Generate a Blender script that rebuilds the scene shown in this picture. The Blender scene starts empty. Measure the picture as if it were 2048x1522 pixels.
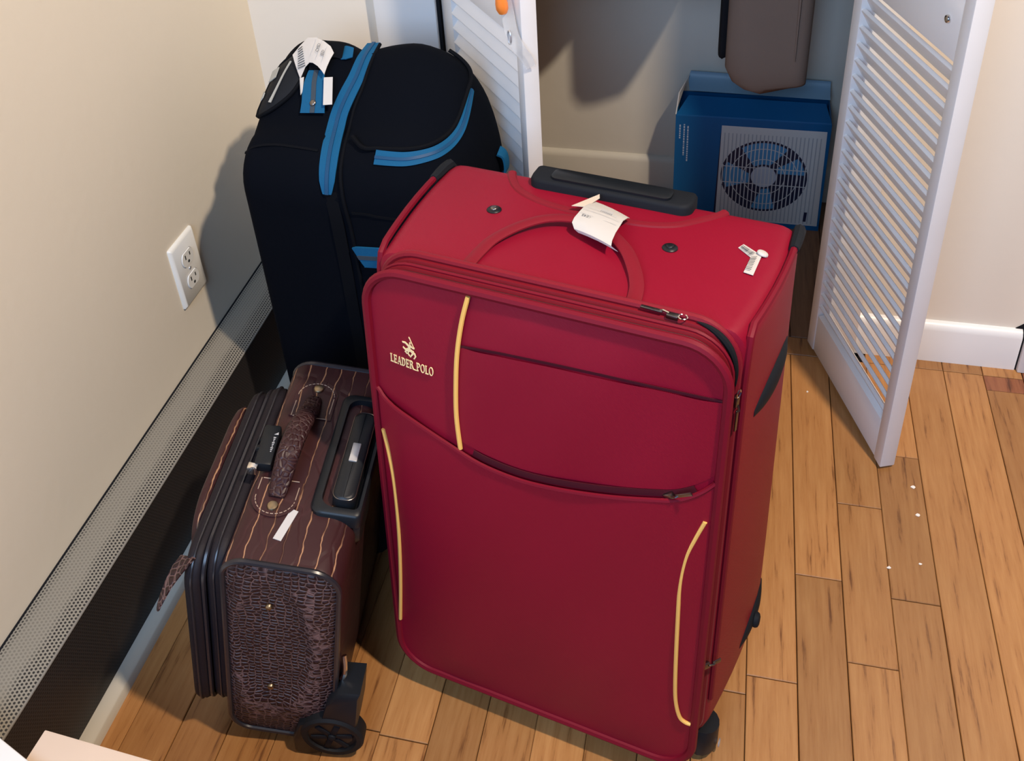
import bpy, bmesh, math, random
from mathutils import Vector, Matrix
from math import sin, cos, pi, radians as RAD

random.seed(7)
S = bpy.context.scene
COL = S.collection

# ------------------------------------------------------------------ camera
cd = bpy.data.cameras.new('camera')
cam = bpy.data.objects.new('camera', cd)
COL.objects.link(cam)
rt = Vector((0.9753, 0.0694 * 0 + 0.2142, -0.0531))
dn = Vector((0.0694, -0.5262, -0.8475))
fw = Vector((-0.2095, 0.8229, -0.5281))
M = Matrix(((rt.x, -dn.x, -fw.x), (rt.y, -dn.y, -fw.y), (rt.z, -dn.z, -fw.z))).to_4x4()
M.translation = Vector((0.8077, -1.4252, 1.2959))
cam.matrix_world = M
cd.sensor_width = 36
cd.lens = 2002.57 / 2048 * 36
cd.shift_y = -471.0 / 2048
cd.clip_start = 0.02
S.camera = cam

# ------------------------------------------------------------------ light
W = bpy.data.worlds.new('room_light')
S.world = W
W.use_nodes = True
W.node_tree.nodes['Background'].inputs[0].default_value = (0.20, 0.40, 0.95, 1)
W.node_tree.nodes['Background'].inputs[1].default_value = 0.11

def lamp(name, kind, loc, energy, color, **kw):
    l = bpy.data.lights.new(name, kind)
    l.energy = energy
    l.color = color
    for k, v in kw.items():
        setattr(l, k, v)
    o = bpy.data.objects.new(name, l)
    o.location = loc
    COL.objects.link(o)
    return o

lamp('ceiling_lamp', 'POINT', (1.50, -1.02, 2.32), 190, (1.0, 0.83, 0.65), shadow_soft_size=0.045)
win = lamp('window_daylight', 'AREA', (0.50, -2.35, 1.70), 37, (0.44, 0.66, 1.0), shape='RECTANGLE', size=0.9, size_y=1.1)
win.rotation_euler = Vector((0.02, -0.9, 0.42)).to_track_quat('Z', 'Y').to_euler()

S.view_settings.view_transform = 'Standard'
S.view_settings.look = 'None'
S.view_settings.exposure = 0.0
S.view_settings.gamma = 1.0
S.view_settings.use_curve_mapping = False

# ------------------------------------------------------------------ mesh helpers
class MB:
    def __init__(s):
        s.v = []; s.f = []; s.m = []
    def add(s, vs, fs, mi=0):
        o = len(s.v)
        s.v += [tuple(p) for p in vs]
        s.f += [tuple(i + o for i in f) for f in fs]
        s.m += [mi] * len(fs)
        return s
    def box(s, a, b, mi=0, bev=0.0):
        x0, y0, z0 = a; x1, y1, z1 = b
        if bev <= 0:
            vs = [(x, y, z) for z in (z0, z1) for y in (y0, y1) for x in (x0, x1)]
            return s.add(vs, [(0, 2, 3, 1), (4, 5, 7, 6), (0, 1, 5, 4), (2, 6, 7, 3), (0, 4, 6, 2), (1, 3, 7, 5)], mi)
        e = bev
        bm = bmesh.new()
        bmesh.ops.create_cube(bm, size=1)
        for w in bm.verts:
            w.co = Vector(((x0 + x1) / 2 + w.co.x * (x1 - x0), (y0 + y1) / 2 + w.co.y * (y1 - y0), (z0 + z1) / 2 + w.co.z * (z1 - z0)))
        bmesh.ops.bevel(bm, geom=bm.edges[:], offset=e, segments=2, profile=0.5, affect='EDGES')
        bm.verts.index_update()
        s.add([w.co for w in bm.verts], [[w.index for w in f.verts] for f in bm.faces], mi)
        bm.free()
        return s
    def obox(s, c, ax, ay, az, mi=0, bev=0.0):
        t = MB().box((-0.5, -0.5, -0.5), (0.5, 0.5, 0.5))
        c = Vector(c); ax = Vector(ax); ay = Vector(ay); az = Vector(az)
        if bev > 0:
            t = MB().box((-ax.length / 2, -ay.length / 2, -az.length / 2), (ax.length / 2, ay.length / 2, az.length / 2), 0, bev)
            ax, ay, az = ax.normalized(), ay.normalized(), az.normalized()
        return s.add([c + ax * p[0] + ay * p[1] + az * p[2] for p in t.v], t.f, mi)
    def loft(s, rings, closed=True, cap=True, loop=False, mi=0):
        n = len(rings[0]); vs = [p for r in rings for p in r]; fs = []
        R = len(rings)
        for i in range(R if loop else R - 1):
            for j in range(n if closed else n - 1):
                a = i * n + j; b = i * n + (j + 1) % n
                i2 = (i + 1) % R
                fs.append((a, b, i2 * n + (j + 1) % n, i2 * n + j))
        if cap and not loop and closed:
            fs.append(tuple(range(n - 1, -1, -1)))
            fs.append(tuple((R - 1) * n + j for j in range(n)))
        return s.add(vs, fs, mi)
    def tube(s, path, r, n=8, closed=False, mi=0, flat=1.0, up=None):
        P = [Vector(p) for p in path]; N = len(P); rings = []
        rr = r if isinstance(r, (list, tuple)) else [r] * N
        ref = None
        for i in range(N):
            if closed:
                t = (P[(i + 1) % N] - P[i - 1]).normalized()
            else:
                t = (P[min(i + 1, N - 1)] - P[max(i - 1, 0)]).normalized()
            if up is not None:
                a = Vector(up); a = (a - t * a.dot(t)).normalized()
            else:
                if ref is None:
                    ref = Vector((0, 0, 1)) if abs(t.z) < 0.9 else Vector((1, 0, 0))
                a = (ref - t * ref.dot(t)).normalized()
                ref = a
            b = t.cross(a)
            rings.append([P[i] + a * (rr[i] * flat * cos(2 * pi * k / n)) + b * (rr[i] * sin(2 * pi * k / n)) for k in range(n)])
        return s.loft(rings, True, not closed, closed, mi)
    def strip(s, path, w, up, th=0.0008, mi=0):
        """flat ribbon of width w lying square to the direction(s) up"""
        P = [Vector(p) for p in path]; N = len(P); rings = []
        ww = w if isinstance(w, (list, tuple)) else [w] * N
        for i in range(N):
            t = (P[min(i + 1, N - 1)] - P[max(i - 1, 0)]).normalized()
            u = Vector(up[i]) if isinstance(up[0], (list, tuple, Vector)) else Vector(up)
            u = (u - t * u.dot(t)).normalized()
            sd = t.cross(u) * (ww[i] / 2)
            rings.append([P[i] - sd, P[i] + sd, P[i] + sd + u * th, P[i] - sd + u * th])
        return s.loft(rings, True, True, False, mi)
    def prism(s, pts, d, mi=0):
        n = len(pts); d = Vector(d)
        vs = [Vector(p) for p in pts] + [Vector(p) + d for p in pts]
        fs = [tuple(range(n - 1, -1, -1)), tuple(range(n, 2 * n))]
        fs += [(i, (i + 1) % n, n + (i + 1) % n, n + i) for i in range(n)]
        return s.add(vs, fs, mi)
    def disc(s, c, ax, r, h, n=16, mi=0, r2=None, dome=0.0):
        c = Vector(c); ax = Vector(ax).normalized()
        u = ax.orthogonal().normalized(); w = ax.cross(u)
        prof = [(r, 0), (r if r2 is None else r2, h)]
        if dome:
            prof = [(r, 0), (r, h * 0.4), (r * 0.85, h * 0.8), (r * 0.5, h), (r * 0.1, h * 1.03)]
        return s.loft([[c + ax * hh + (u * cos(2 * pi * k / n) + w * sin(2 * pi * k / n)) * q for k in range(n)] for q, hh in prof], True, True, False, mi)
    def lathe(s, c, ax, prof, n=24, mi=0):
        c = Vector(c); ax = Vector(ax).normalized()
        u = ax.orthogonal().normalized(); w = ax.cross(u)
        return s.loft([[c + ax * h + (u * cos(2 * pi * k / n) + w * sin(2 * pi * k / n)) * q for k in range(n)] for q, h in prof], True, True, False, mi)
    def grid(s, fn, nu, nv, mi=0):
        vs = [fn(i / nu, j / nv) for j in range(nv + 1) for i in range(nu + 1)]
        fs = [(j * (nu + 1) + i, j * (nu + 1) + i + 1, (j + 1) * (nu + 1) + i + 1, (j + 1) * (nu + 1) + i) for j in range(nv) for i in range(nu)]
        return s.add(vs, fs, mi)

def obj(name, mb, mat, parent=None, smooth=True, angle=0.65, label=None, kind=None, fixn=False):
    me = bpy.data.meshes.new(name)
    me.from_pydata(mb.v, [], mb.f)
    ms = mat if isinstance(mat, (list, tuple)) else [mat]
    for m in ms:
        me.materials.append(m)
    if len(ms) > 1:
        me.polygons.foreach_set('material_index', mb.m)
    if fixn:
        bm = bmesh.new(); bm.from_mesh(me)
        bmesh.ops.recalc_face_normals(bm, faces=bm.faces[:])
        bm.to_mesh(me); bm.free()
    me.validate()
    if smooth:
        me.shade_smooth()
        me.set_sharp_from_angle(angle=angle)
    o = bpy.data.objects.new(name, me)
    COL.objects.link(o)
    if parent:
        o.parent = parent
    if label: o['label'] = label
    if kind: o['kind'] = kind
    return o

def thing(name, label, cat, mw=None, loc=None, group=None, kind=None):
    o = bpy.data.objects.new(name, None)
    COL.objects.link(o)
    if mw is not None: o.matrix_world = mw
    if loc is not None: o.location = loc
    o['label'] = label; o['category'] = cat
    if group: o['group'] = group
    if kind: o['kind'] = kind
    return o

def tag(o, label, cat, group=None):
    o['label'] = label; o['category'] = cat
    if group: o['group'] = group
    return o

def frame(o, u, v, z):
    m = Matrix(((u[0], v[0], z[0]), (u[1], v[1], z[1]), (u[2], v[2], z[2]))).to_4x4()
    m.translation = Vector(o)
    return m

def rrect(w0, w1, h0, h1, r, k=6):
    """rounded rectangle outline in 2D, counter-clockwise; r may be 4 radii (bl, br, tr, tl)"""
    rr = r if isinstance(r, (list, tuple)) else [r] * 4
    out = []
    for (cx, cy, a0, q) in ((w0, h0, pi, rr[0]), (w1, h0, 1.5 * pi, rr[1]), (w1, h1, 0, rr[2]), (w0, h1, 0.5 * pi, rr[3])):
        x = cx + (q if cx == w0 else -q); y = cy + (q if cy == h0 else -q)
        for i in range(k + 1):
            a = a0 + i / k * pi / 2
            out.append((x + q * cos(a), y + q * sin(a)))
    return out

def smooth_path(pts, n=4, closed=False):
    P = [Vector(p) for p in pts]; N = len(P); out = []
    rng = range(N if closed else N - 1)
    for i in rng:
        if closed:
            p0, p1, p2, p3 = P[i - 1], P[i], P[(i + 1) % N], P[(i + 2) % N]
        else:
            p0, p1, p2, p3 = P[max(i - 1, 0)], P[i], P[i + 1], P[min(i + 2, N - 1)]
        for k in range(n):
            t = k / n
            out.append(0.5 * ((2 * p1) + (p2 - p0) * t + (2 * p0 - 5 * p1 + 4 * p2 - p3) * t * t + (3 * p1 - p0 - 3 * p2 + p3) * t ** 3))
    if not closed: out.append(P[-1])
    return out

# ------------------------------------------------------------------ materials
def mat(name, color, rough=0.5, spec=0.5, metal=0.0, bump=None, var=None, sheen=0.0, coat=0.0, trans=0.0, alpha=1.0):
    m = bpy.data.materials.new(name); m.use_nodes = True
    nt = m.node_tree; b = nt.nodes['Principled BSDF']
    b.inputs['Base Color'].default_value = (*color, 1)
    b.inputs['Roughness'].default_value = rough
    b.inputs['Specular IOR Level'].default_value = spec
    b.inputs['Metallic'].default_value = metal
    if sheen:
        b.inputs['Sheen Weight'].default_value = sheen
        b.inputs['Sheen Roughness'].default_value = 0.4
    if coat: b.inputs['Coat Weight'].default_value = coat
    if trans: b.inputs['Transmission Weight'].default_value = trans
    if alpha < 1: b.inputs['Alpha'].default_value = alpha
    tc = nt.nodes.new('ShaderNodeTexCoord')
    if var:
        sc, amt = var
        nz = nt.nodes.new('ShaderNodeTexNoise'); nz.inputs['Scale'].default_value = sc; nz.inputs['Detail'].default_value = 5
        nt.links.new(tc.outputs['Object'], nz.inputs['Vector'])
        mx = nt.nodes.new('ShaderNodeMix'); mx.data_type = 'RGBA'
        mx.inputs['A'].default_value = (*[c * (1 - amt) for c in color], 1)
        mx.inputs['B'].default_value = (*[min(1, c * (1 + amt)) for c in color], 1)
        nt.links.new(nz.outputs['Fac'], mx.inputs['Factor'])
        nt.links.new(mx.outputs['Result'], b.inputs['Base Color'])
    if bump:
        kind, sc, st, dist = bump
        if kind == 'noise':
            t = nt.nodes.new('ShaderNodeTexNoise'); t.inputs['Detail'].default_value = 4; t.inputs['Scale'].default_value = sc; out = t.outputs['Fac']
        elif kind == 'weave':
            t = nt.nodes.new('ShaderNodeTexWave'); t.bands_direction = 'DIAGONAL'; t.inputs['Scale'].default_value = sc; t.inputs['Distortion'].default_value = 1.5
            t.inputs['Detail'].default_value = 1; out = t.outputs['Fac']
        nt.links.new(tc.outputs['Object'], t.inputs['Vector'])
        bp = nt.nodes.new('ShaderNodeBump'); bp.inputs['Strength'].default_value = st; bp.inputs['Distance'].default_value = dist
        nt.links.new(out, bp.inputs['Height']); nt.links.new(bp.outputs['Normal'], b.inputs['Normal'])
    return m

def nodes(m): return m.node_tree.nodes, m.node_tree.links, m.node_tree.nodes['Principled BSDF']

def croc(name, scale, base, line, width, rough=0.42, randomness=0.75, bump=0.0015, soft=(0.40, 0.62)):
    """reptile embossed leather: Voronoi scales, pale worn creases"""
    m = mat(name, base, rough, 0.3)
    N, L, b = nodes(m)
    tc = N['Texture Coordinate'] if 'Texture Coordinate' in N else N.new('ShaderNodeTexCoord')
    mp = N.new('ShaderNodeMapping'); mp.inputs['Scale'].default_value = scale
    nz = N.new('ShaderNodeTexNoise'); nz.inputs['Scale'].default_value = 30
    L.new(tc.outputs['Object'], nz.inputs['Vector'])
    ad = N.new('ShaderNodeVectorMath'); ad.operation = 'MULTIPLY_ADD'
    ad.inputs[1].default_value = (0.012, 0.006, 0.004)
    L.new(nz.outputs['Color'], ad.inputs[0]); L.new(tc.outputs['Object'], ad.inputs[2])
    L.new(ad.outputs[0], mp.inputs['Vector'])
    vo = N.new('ShaderNodeTexVoronoi'); vo.feature = 'DISTANCE_TO_EDGE'; vo.inputs['Scale'].default_value = 1
    vo.inputs['Randomness'].default_value = randomness
    L.new(mp.outputs['Vector'], vo.inputs['Vector'])
    rp = N.new('ShaderNodeValToRGB')
    rp.color_ramp.elements[0].position = 0.0; rp.color_ramp.elements[0].color = (1, 1, 1, 1)
    rp.color_ramp.elements[1].position = width; rp.color_ramp.elements[1].color = (0, 0, 0, 1)
    L.new(vo.outputs['Distance'], rp.inputs['Fac'])
    n2 = N.new('ShaderNodeTexNoise'); n2.inputs['Scale'].default_value = 22; n2.inputs['Detail'].default_value = 3
    L.new(tc.outputs['Object'], n2.inputs['Vector'])
    r2 = N.new('ShaderNodeValToRGB'); r2.color_ramp.elements[0].position = soft[0]; r2.color_ramp.elements[1].position = soft[1]
    L.new(n2.outputs['Fac'], r2.inputs['Fac'])
    mu = N.new('ShaderNodeMath'); mu.operation = 'MULTIPLY'
    L.new(rp.outputs['Color'], mu.inputs[0]); L.new(r2.outputs['Color'], mu.inputs[1])
    mx = N.new('ShaderNodeMix'); mx.data_type = 'RGBA'
    mx.inputs['A'].default_value = (*base, 1); mx.inputs['B'].default_value = (*line, 1)
    L.new(mu.outputs[0], mx.inputs['Factor'])
    L.new(mx.outputs['Result'], b.inputs['Base Color'])
    r3 = N.new('ShaderNodeValToRGB'); r3.color_ramp.elements[0].position = 0.0; r3.color_ramp.elements[1].position = width * 2.5
    L.new(vo.outputs['Distance'], r3.inputs['Fac'])
    bp = N.new('ShaderNodeBump'); bp.inputs['Strength'].default_value = 0.7; bp.inputs['Distance'].default_value = bump
    L.new(r3.outputs['Color'], bp.inputs['Height']); L.new(bp.outputs['Normal'], b.inputs['Normal'])
    return m

M_wall = mat('cream_wall_paint', (0.74, 0.66, 0.53), 0.7, 0.3, bump=('noise', 60, 0.15, 0.002), var=(3, 0.03))
M_wallb = mat('pale_wall_paint', (0.82, 0.74, 0.63), 0.65, 0.3, bump=('noise', 60, 0.12, 0.002), var=(3, 0.03))
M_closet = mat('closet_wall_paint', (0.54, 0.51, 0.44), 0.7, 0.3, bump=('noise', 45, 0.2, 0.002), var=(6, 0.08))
M_white = mat('white_gloss_paint', (0.86, 0.85, 0.84), 0.35, 0.5, bump=('noise', 90, 0.08, 0.001))
M_door = mat('white_door_paint', (0.86, 0.85, 0.84), 0.4, 0.5, bump=('noise', 120, 0.1, 0.001), var=(14, 0.04))
M_rail = mat('cream_rail_paint', (0.55, 0.50, 0.41), 0.5, 0.4)
M_dark = mat('dark_gap', (0.012, 0.012, 0.014), 0.9, 0.1)
M_plate = mat('white_plastic_plate', (0.78, 0.76, 0.70), 0.3, 0.5)
M_slot = mat('outlet_slot', (0.02, 0.02, 0.02), 0.8)
M_red = mat('red_nylon', (0.235, 0.0034, 0.020), 0.48, 0.22, bump=('weave', 330, 0.25, 0.0006), var=(5, 0.1))
M_redp = mat('red_piping', (0.165, 0.003, 0.015), 0.55, 0.2)
M_redz = mat('red_zip_tape', (0.18, 0.005, 0.014), 0.6, 0.2, bump=('noise', 500, 0.3, 0.0005))
M_redd = mat('red_strap', (0.20, 0.004, 0.015), 0.6, 0.25, bump=('noise', 400, 0.3, 0.0006), sheen=0.05)
M_teeth = mat('dark_red_zip_teeth', (0.060, 0.003, 0.010), 0.6, 0.3)
M_yel = mat('yellow_piping', (0.86, 0.50, 0.13), 0.45, 0.4)
M_gold = mat('gold_embroidery', (0.90, 0.68, 0.36), 0.5, 0.5)
M_black = mat('black_plastic', (0.006, 0.008, 0.011), 0.42, 0.35)
M_blackm = mat('black_rubber', (0.008, 0.009, 0.011), 0.65, 0.25)
M_grey = mat('dark_grey_plastic', (0.010, 0.012, 0.016), 0.65, 0.14, bump=('noise', 200, 0.2, 0.001))
M_metal = mat('gunmetal', (0.22, 0.20, 0.19), 0.3, 0.5, metal=1.0)
M_chrome = mat('chrome', (0.75, 0.72, 0.68), 0.18, 0.5, metal=1.0)
M_silver = mat('silver_plastic', (0.55, 0.55, 0.56), 0.35, 0.5, metal=0.6)
M_brass = mat('old_brass', (0.36, 0.28, 0.18), 0.35, 0.5, metal=1.0)
M_bag = mat('black_canvas', (0.0020, 0.0030, 0.0058), 0.9, 0.06, bump=('noise', 350, 0.3, 0.0006), var=(4, 0.2))
M_bagp = mat('black_piping', (0.0030, 0.0038, 0.0060), 0.8, 0.08)
M_blue = mat('blue_webbing', (0.006, 0.088, 0.200), 0.7, 0.15, bump=('noise', 600, 0.4, 0.0006))
M_bluez = mat('blue_zip_teeth', (0.004, 0.055, 0.14), 0.5, 0.3)
M_bluegrey = mat('grey_webbing_stripe', (0.035, 0.052, 0.072), 0.6, 0.3)
M_greyline = mat('grey_reflective_trim', (0.38, 0.39, 0.37), 0.4, 0.5)
M_paper = mat('white_paper', (0.56, 0.54, 0.52), 0.6, 0.3)
M_paperc = mat('cream_paper', (0.64, 0.55, 0.46), 0.6, 0.3)
M_ink = mat('grey_ink', (0.10, 0.11, 0.12), 0.6, 0.3)
M_inkp = mat('pale_ink', (0.42, 0.42, 0.43), 0.6, 0.3)
M_band = mat('dark_plum_zip_band', (0.011, 0.008, 0.011), 0.6, 0.25, bump=('noise', 300, 0.3, 0.0008))
M_pipe = mat('dark_vinyl_piping', (0.02, 0.018, 0.022), 0.28, 0.5)
M_thread = mat('tan_stitching', (0.42, 0.30, 0.22), 0.6, 0.3)
CB = (0.040, 0.013, 0.014)
def croc_stripes(name, base, line):
    """long belly scales: pale worn creases along local y every 2 cm in x, faint cross cracks"""
    m = croc(name, (30, 14, 14), base, (base[0] * 1.35, base[1] * 1.3, base[2] * 1.3), 0.03, 0.42, 0.9, 0.0008)
    N, L, b = nodes(m)
    tc = N['Texture Coordinate']
    def math(op, a, c=None, cc=None):
        n = N.new('ShaderNodeMath'); n.operation = op
        for i, q in enumerate((a, c, cc)):
            if q is None: continue
            if isinstance(q, (int, float)): n.inputs[i].default_value = q
            else: L.new(q, n.inputs[i])
        return n.outputs[0]
    sp = N.new('ShaderNodeSeparateXYZ'); L.new(tc.outputs['Object'], sp.inputs[0])
    nz = N.new('ShaderNodeTexNoise'); nz.inputs['Scale'].default_value = 42; nz.inputs['Detail'].default_value = 2
    L.new(tc.outputs['Object'], nz.inputs['Vector'])
    U = math('MULTIPLY_ADD', sp.outputs[0], 1 / 0.0195, math('MULTIPLY', nz.outputs['Fac'], 0.42))
    d = math('ABSOLUTE', math('SUBTRACT', math('FRACT', U), 0.5))
    ln = N.new('ShaderNodeMapRange'); ln.inputs['From Min'].default_value = 0.022; ln.inputs['From Max'].default_value = 0.055
    ln.inputs['To Min'].default_value = 1.0; ln.inputs['To Max'].default_value = 0.0
    L.new(d, ln.inputs['Value'])
    n2 = N.new('ShaderNodeTexNoise'); n2.inputs['Scale'].default_value = 26
    L.new(tc.outputs['Object'], n2.inputs['Vector'])
    st = N.new('ShaderNodeMapRange'); st.inputs['From Min'].default_value = 0.36; st.inputs['From Max'].default_value = 0.56
    st.inputs['To Min'].default_value = 0.12
    L.new(n2.outputs['Fac'], st.inputs['Value'])
    old = b.inputs['Base Color'].links[0].from_socket
    mx = N.new('ShaderNodeMix'); mx.data_type = 'RGBA'; mx.inputs['B'].default_value = (*line, 1)
    L.new(old, mx.inputs['A']); L.new(math('MULTIPLY', ln.outputs['Result'], st.outputs['Result']), mx.inputs['Factor'])
    L.new(mx.outputs['Result'], b.inputs['Base Color'])
    bp = N.new('ShaderNodeBump'); bp.invert = True; bp.inputs['Strength'].default_value = 0.8; bp.inputs['Distance'].default_value = 0.0012
    L.new(ln.outputs['Result'], bp.inputs['Height']); L.new(b.inputs['Normal'].links[0].from_socket, bp.inputs['Normal']); L.new(bp.outputs['Normal'], b.inputs['Normal'])
    return m
M_croct = croc_stripes('croc_leather_long', CB, (0.42, 0.22, 0.12))
M_crocs = croc('croc_leather_small', (115, 115, 165), (0.026, 0.010, 0.012), (0.20, 0.115, 0.105), 0.12, randomness=0.55, bump=0.004, soft=(0.20, 0.50))
M_croch = croc('croc_leather_handle', (140, 140, 140), (0.034, 0.012, 0.013), (0.11, 0.06, 0.055), 0.10, randomness=0.8)
M_box = mat('blue_printed_card', (0.003, 0.085, 0.23), 0.4, 0.25, var=(5, 0.2))
M_boxin = mat('grey_card_inside', (0.48, 0.46, 0.44), 0.7, 0.2)
M_boxfl = mat('pale_blue_card', (0.16, 0.27, 0.36), 0.45, 0.4)
M_fan1 = mat('printed_fan_frame', (0.48, 0.50, 0.50), 0.4, 0.4)
M_fan2 = mat('printed_fan_opening', (0.008, 0.012, 0.04), 0.4, 0.4)
M_fan3 = mat('printed_fan_blade', (0.05, 0.22, 0.42), 0.4, 0.4)
M_fan4 = mat('printed_fan_hub', (0.36, 0.42, 0.50), 0.4, 0.4)
M_fan5 = mat('printed_fan_groove', (0.30, 0.33, 0.36), 0.4, 0.4)
M_tan = mat('tan_cloth', (0.24, 0.165, 0.125), 0.85, 0.2, bump=('noise', 200, 0.3, 0.001), var=(5, 0.08))
M_coat = mat('black_wool', (0.012, 0.011, 0.013), 0.9, 0.2)
M_coat2 = mat('navy_wool', (0.02, 0.025, 0.04), 0.9, 0.2)
M_rod = mat('steel_rod', (0.5, 0.5, 0.5), 0.3, 0.5, metal=1.0)
M_orange = mat('orange_plastic', (0.90, 0.25, 0.04), 0.35, 0.5)
M_clear = mat('clear_vinyl', (0.70, 0.72, 0.74), 0.2, 0.5, alpha=0.34)
M_pine = mat('pale_birch_wood', (0.74, 0.58, 0.46), 0.5, 0.4, var=(9, 0.08))
M_board = mat('white_laminate', (0.86, 0.85, 0.84), 0.35, 0.5)
M_chip = mat('white_paint_flake', (0.85, 0.80, 0.74), 0.7, 0.2)

def wood(name, a, b_, dk, rough=0.33):
    """strip oak: grain along Y, each strip gets its own tone"""
    m = mat(name, a, rough, 0.45)
    N, L, b = nodes(m)
    tc = N['Texture Coordinate']
    oi = N.new('ShaderNodeObjectInfo')
    mp = N.new('ShaderNodeMapping'); mp.inputs['Scale'].default_value = (1, 0.07, 1)
    ad = N.new('ShaderNodeVectorMath'); ad.operation = 'MULTIPLY_ADD'
    ad.inputs[1].default_value = (31, 57, 13)
    L.new(oi.outputs['Random'], ad.inputs[0]); L.new(tc.outputs['Object'], ad.inputs[2])
    L.new(ad.outputs[0], mp.inputs['Vector'])
    n1 = N.new('ShaderNodeTexNoise'); n1.inputs['Scale'].default_value = 130; n1.inputs['Detail'].default_value = 6; n1.inputs['Roughness'].default_value = 0.65
    L.new(mp.outputs['Vector'], n1.inputs['Vector'])
    r1 = N.new('ShaderNodeValToRGB')
    r1.color_ramp.elements[0].position = 0.30; r1.color_ramp.elements[0].color = (*dk, 1)
    e = r1.color_ramp.elements.new(0.42); e.color = (*a, 1)
    r1.color_ramp.elements[-1].position = 0.75; r1.color_ramp.elements[-1].color = (*b_, 1)
    L.new(n1.outputs['Fac'], r1.inputs['Fac'])
    n2 = N.new('ShaderNodeTexNoise'); n2.inputs['Scale'].default_value = 9; n2.inputs['Detail'].default_value = 3
    L.new(ad.outputs[0], n2.inputs['Vector'])
    hs = N.new('ShaderNodeHueSaturation')
    mr = N.new('ShaderNodeMapRange'); mr.inputs['To Min'].default_value = 0.74; mr.inputs['To Max'].default_value = 1.18
    sm = N.new('ShaderNodeMath'); sm.operation = 'MULTIPLY_ADD'; sm.inputs[1].default_value = 0.55
    L.new(n2.outputs['Fac'], sm.inputs[0]); L.new(oi.outputs['Random'], sm.inputs[2])
    mr.inputs['From Max'].default_value = 1.35; mr.inputs['From Min'].default_value = 0.2
    L.new(sm.outputs[0], mr.inputs['Value']); L.new(mr.outputs['Result'], hs.inputs['Value'])
    L.new(r1.outputs['Color'], hs.inputs['Color'])
    L.new(hs.outputs['Color'], b.inputs['Base Color'])
    bp = N.new('ShaderNodeBump'); bp.inputs['Strength'].default_value = 0.25; bp.inputs['Distance'].default_value = 0.0006
    L.new(n1.outputs['Fac'], bp.inputs['Height']); L.new(bp.outputs['Normal'], b.inputs['Normal'])
    return m

M_floor = wood('oak_strip', (0.38, 0.170, 0.055), (0.47, 0.235, 0.084), (0.16, 0.060, 0.019))
M_floorr = wood('reddish_oak_strip', (0.25, 0.085, 0.036), (0.33, 0.13, 0.055), (0.10, 0.035, 0.016))
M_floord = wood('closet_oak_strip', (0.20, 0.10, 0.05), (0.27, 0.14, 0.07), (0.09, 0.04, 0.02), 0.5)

def perforated(name, metal_col, hole_col, pitch, rad, dust=True):
    """perforated sheet: staggered round holes in object Y / Z'; middle columns clogged with dust"""
    m = mat(name, metal_col, 0.5, 0.4)
    N, L, b = nodes(m)
    tc = N['Texture Coordinate']
    sp = N.new('ShaderNodeSeparateXYZ'); L.new(tc.outputs['UV'], sp.inputs[0])
    def math(op, a, c=None, cc=None):
        n = N.new('ShaderNodeMath'); n.operation = op
        for i, q in enumerate((a, c, cc)):
            if q is None: continue
            if isinstance(q, (int, float)): n.inputs[i].default_value = q
            else: L.new(q, n.inputs[i])
        return n.outputs[0]
    U = math('DIVIDE', sp.outputs[0], pitch * 0.866); V = math('DIVIDE', sp.outputs[1], pitch)
    row = math('FLOOR', U)
    odd = math('MULTIPLY', math('MODULO', row, 2.0), 0.5)
    fu = math('SUBTRACT', math('FRACT', U), 0.5)
    fv = math('SUBTRACT', math('FRACT', math('ADD', V, odd)), 0.5)
    d = math('SQRT', math('ADD', math('MULTIPLY', fu, fu), math('MULTIPLY', fv, fv)))
    hole = math('LESS_THAN', d, rad)
    if dust:
        nz = N.new('ShaderNodeTexNoise'); nz.inputs['Scale'].default_value = 18
        L.new(tc.outputs['Object'], nz.inputs['Vector'])
        mid = math('ABSOLUTE', math('SUBTRACT', math('ADD', sp.outputs[0], math('MULTIPLY', math('SUBTRACT', nz.outputs['Fac'], 0.5), 0.012)), 0.024))
        keep = N.new('ShaderNodeMapRange'); keep.inputs['From Min'].default_value = 0.010; keep.inputs['From Max'].default_value = 0.020
        keep.inputs['To Min'].default_value = 0.30
        L.new(mid, keep.inputs['Value'])
        hole = math('MULTIPLY', hole, keep.outputs['Result'])
    mx = N.new('ShaderNodeMix'); mx.data_type = 'RGBA'
    mx.inputs['A'].default_value = (*metal_col, 1); mx.inputs['B'].default_value = (*hole_col, 1)
    L.new(hole, mx.inputs['Factor']); L.new(mx.outputs['Result'], b.inputs['Base Color'])
    return m

M_perf = perforated('perforated_beige_metal', (0.25, 0.225, 0.18), (0.012, 0.011, 0.011), 0.0046, 0.33)
M_mesh = perforated('dark_grille', (0.030, 0.026, 0.025), (0.010, 0.009, 0.009), 0.0046, 0.36, dust=False)

def set_uv(o, fn):
    me = o.data
    uv = me.uv_layers.new(name='flat')
    for p in me.polygons:
        for li in p.loop_indices:
            uv.data[li].uv = fn(me.vertices[me.loops[li].vertex_index].co)

def text_mb(body, size, place, mi=0, th=None, align='LEFT'):
    """printed lettering: flat outline mesh from Blender's built-in font, placed by a function (x, y) -> point"""
    cu = bpy.data.curves.new('lettering', 'FONT'); cu.body = body; cu.size = size; cu.align_x = align; cu.resolution_u = 2
    o = bpy.data.objects.new('lettering', cu); COL.objects.link(o)
    dg = bpy.context.evaluated_depsgraph_get()
    me = o.evaluated_get(dg).to_mesh()
    mb = MB().add([place(v.co.x, v.co.y) for v in me.vertices], [tuple(p.vertices) for p in me.polygons], mi)
    o.evaluated_get(dg).to_mesh_clear()
    bpy.data.objects.remove(o); bpy.data.curves.remove(cu)
    return mb

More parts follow.
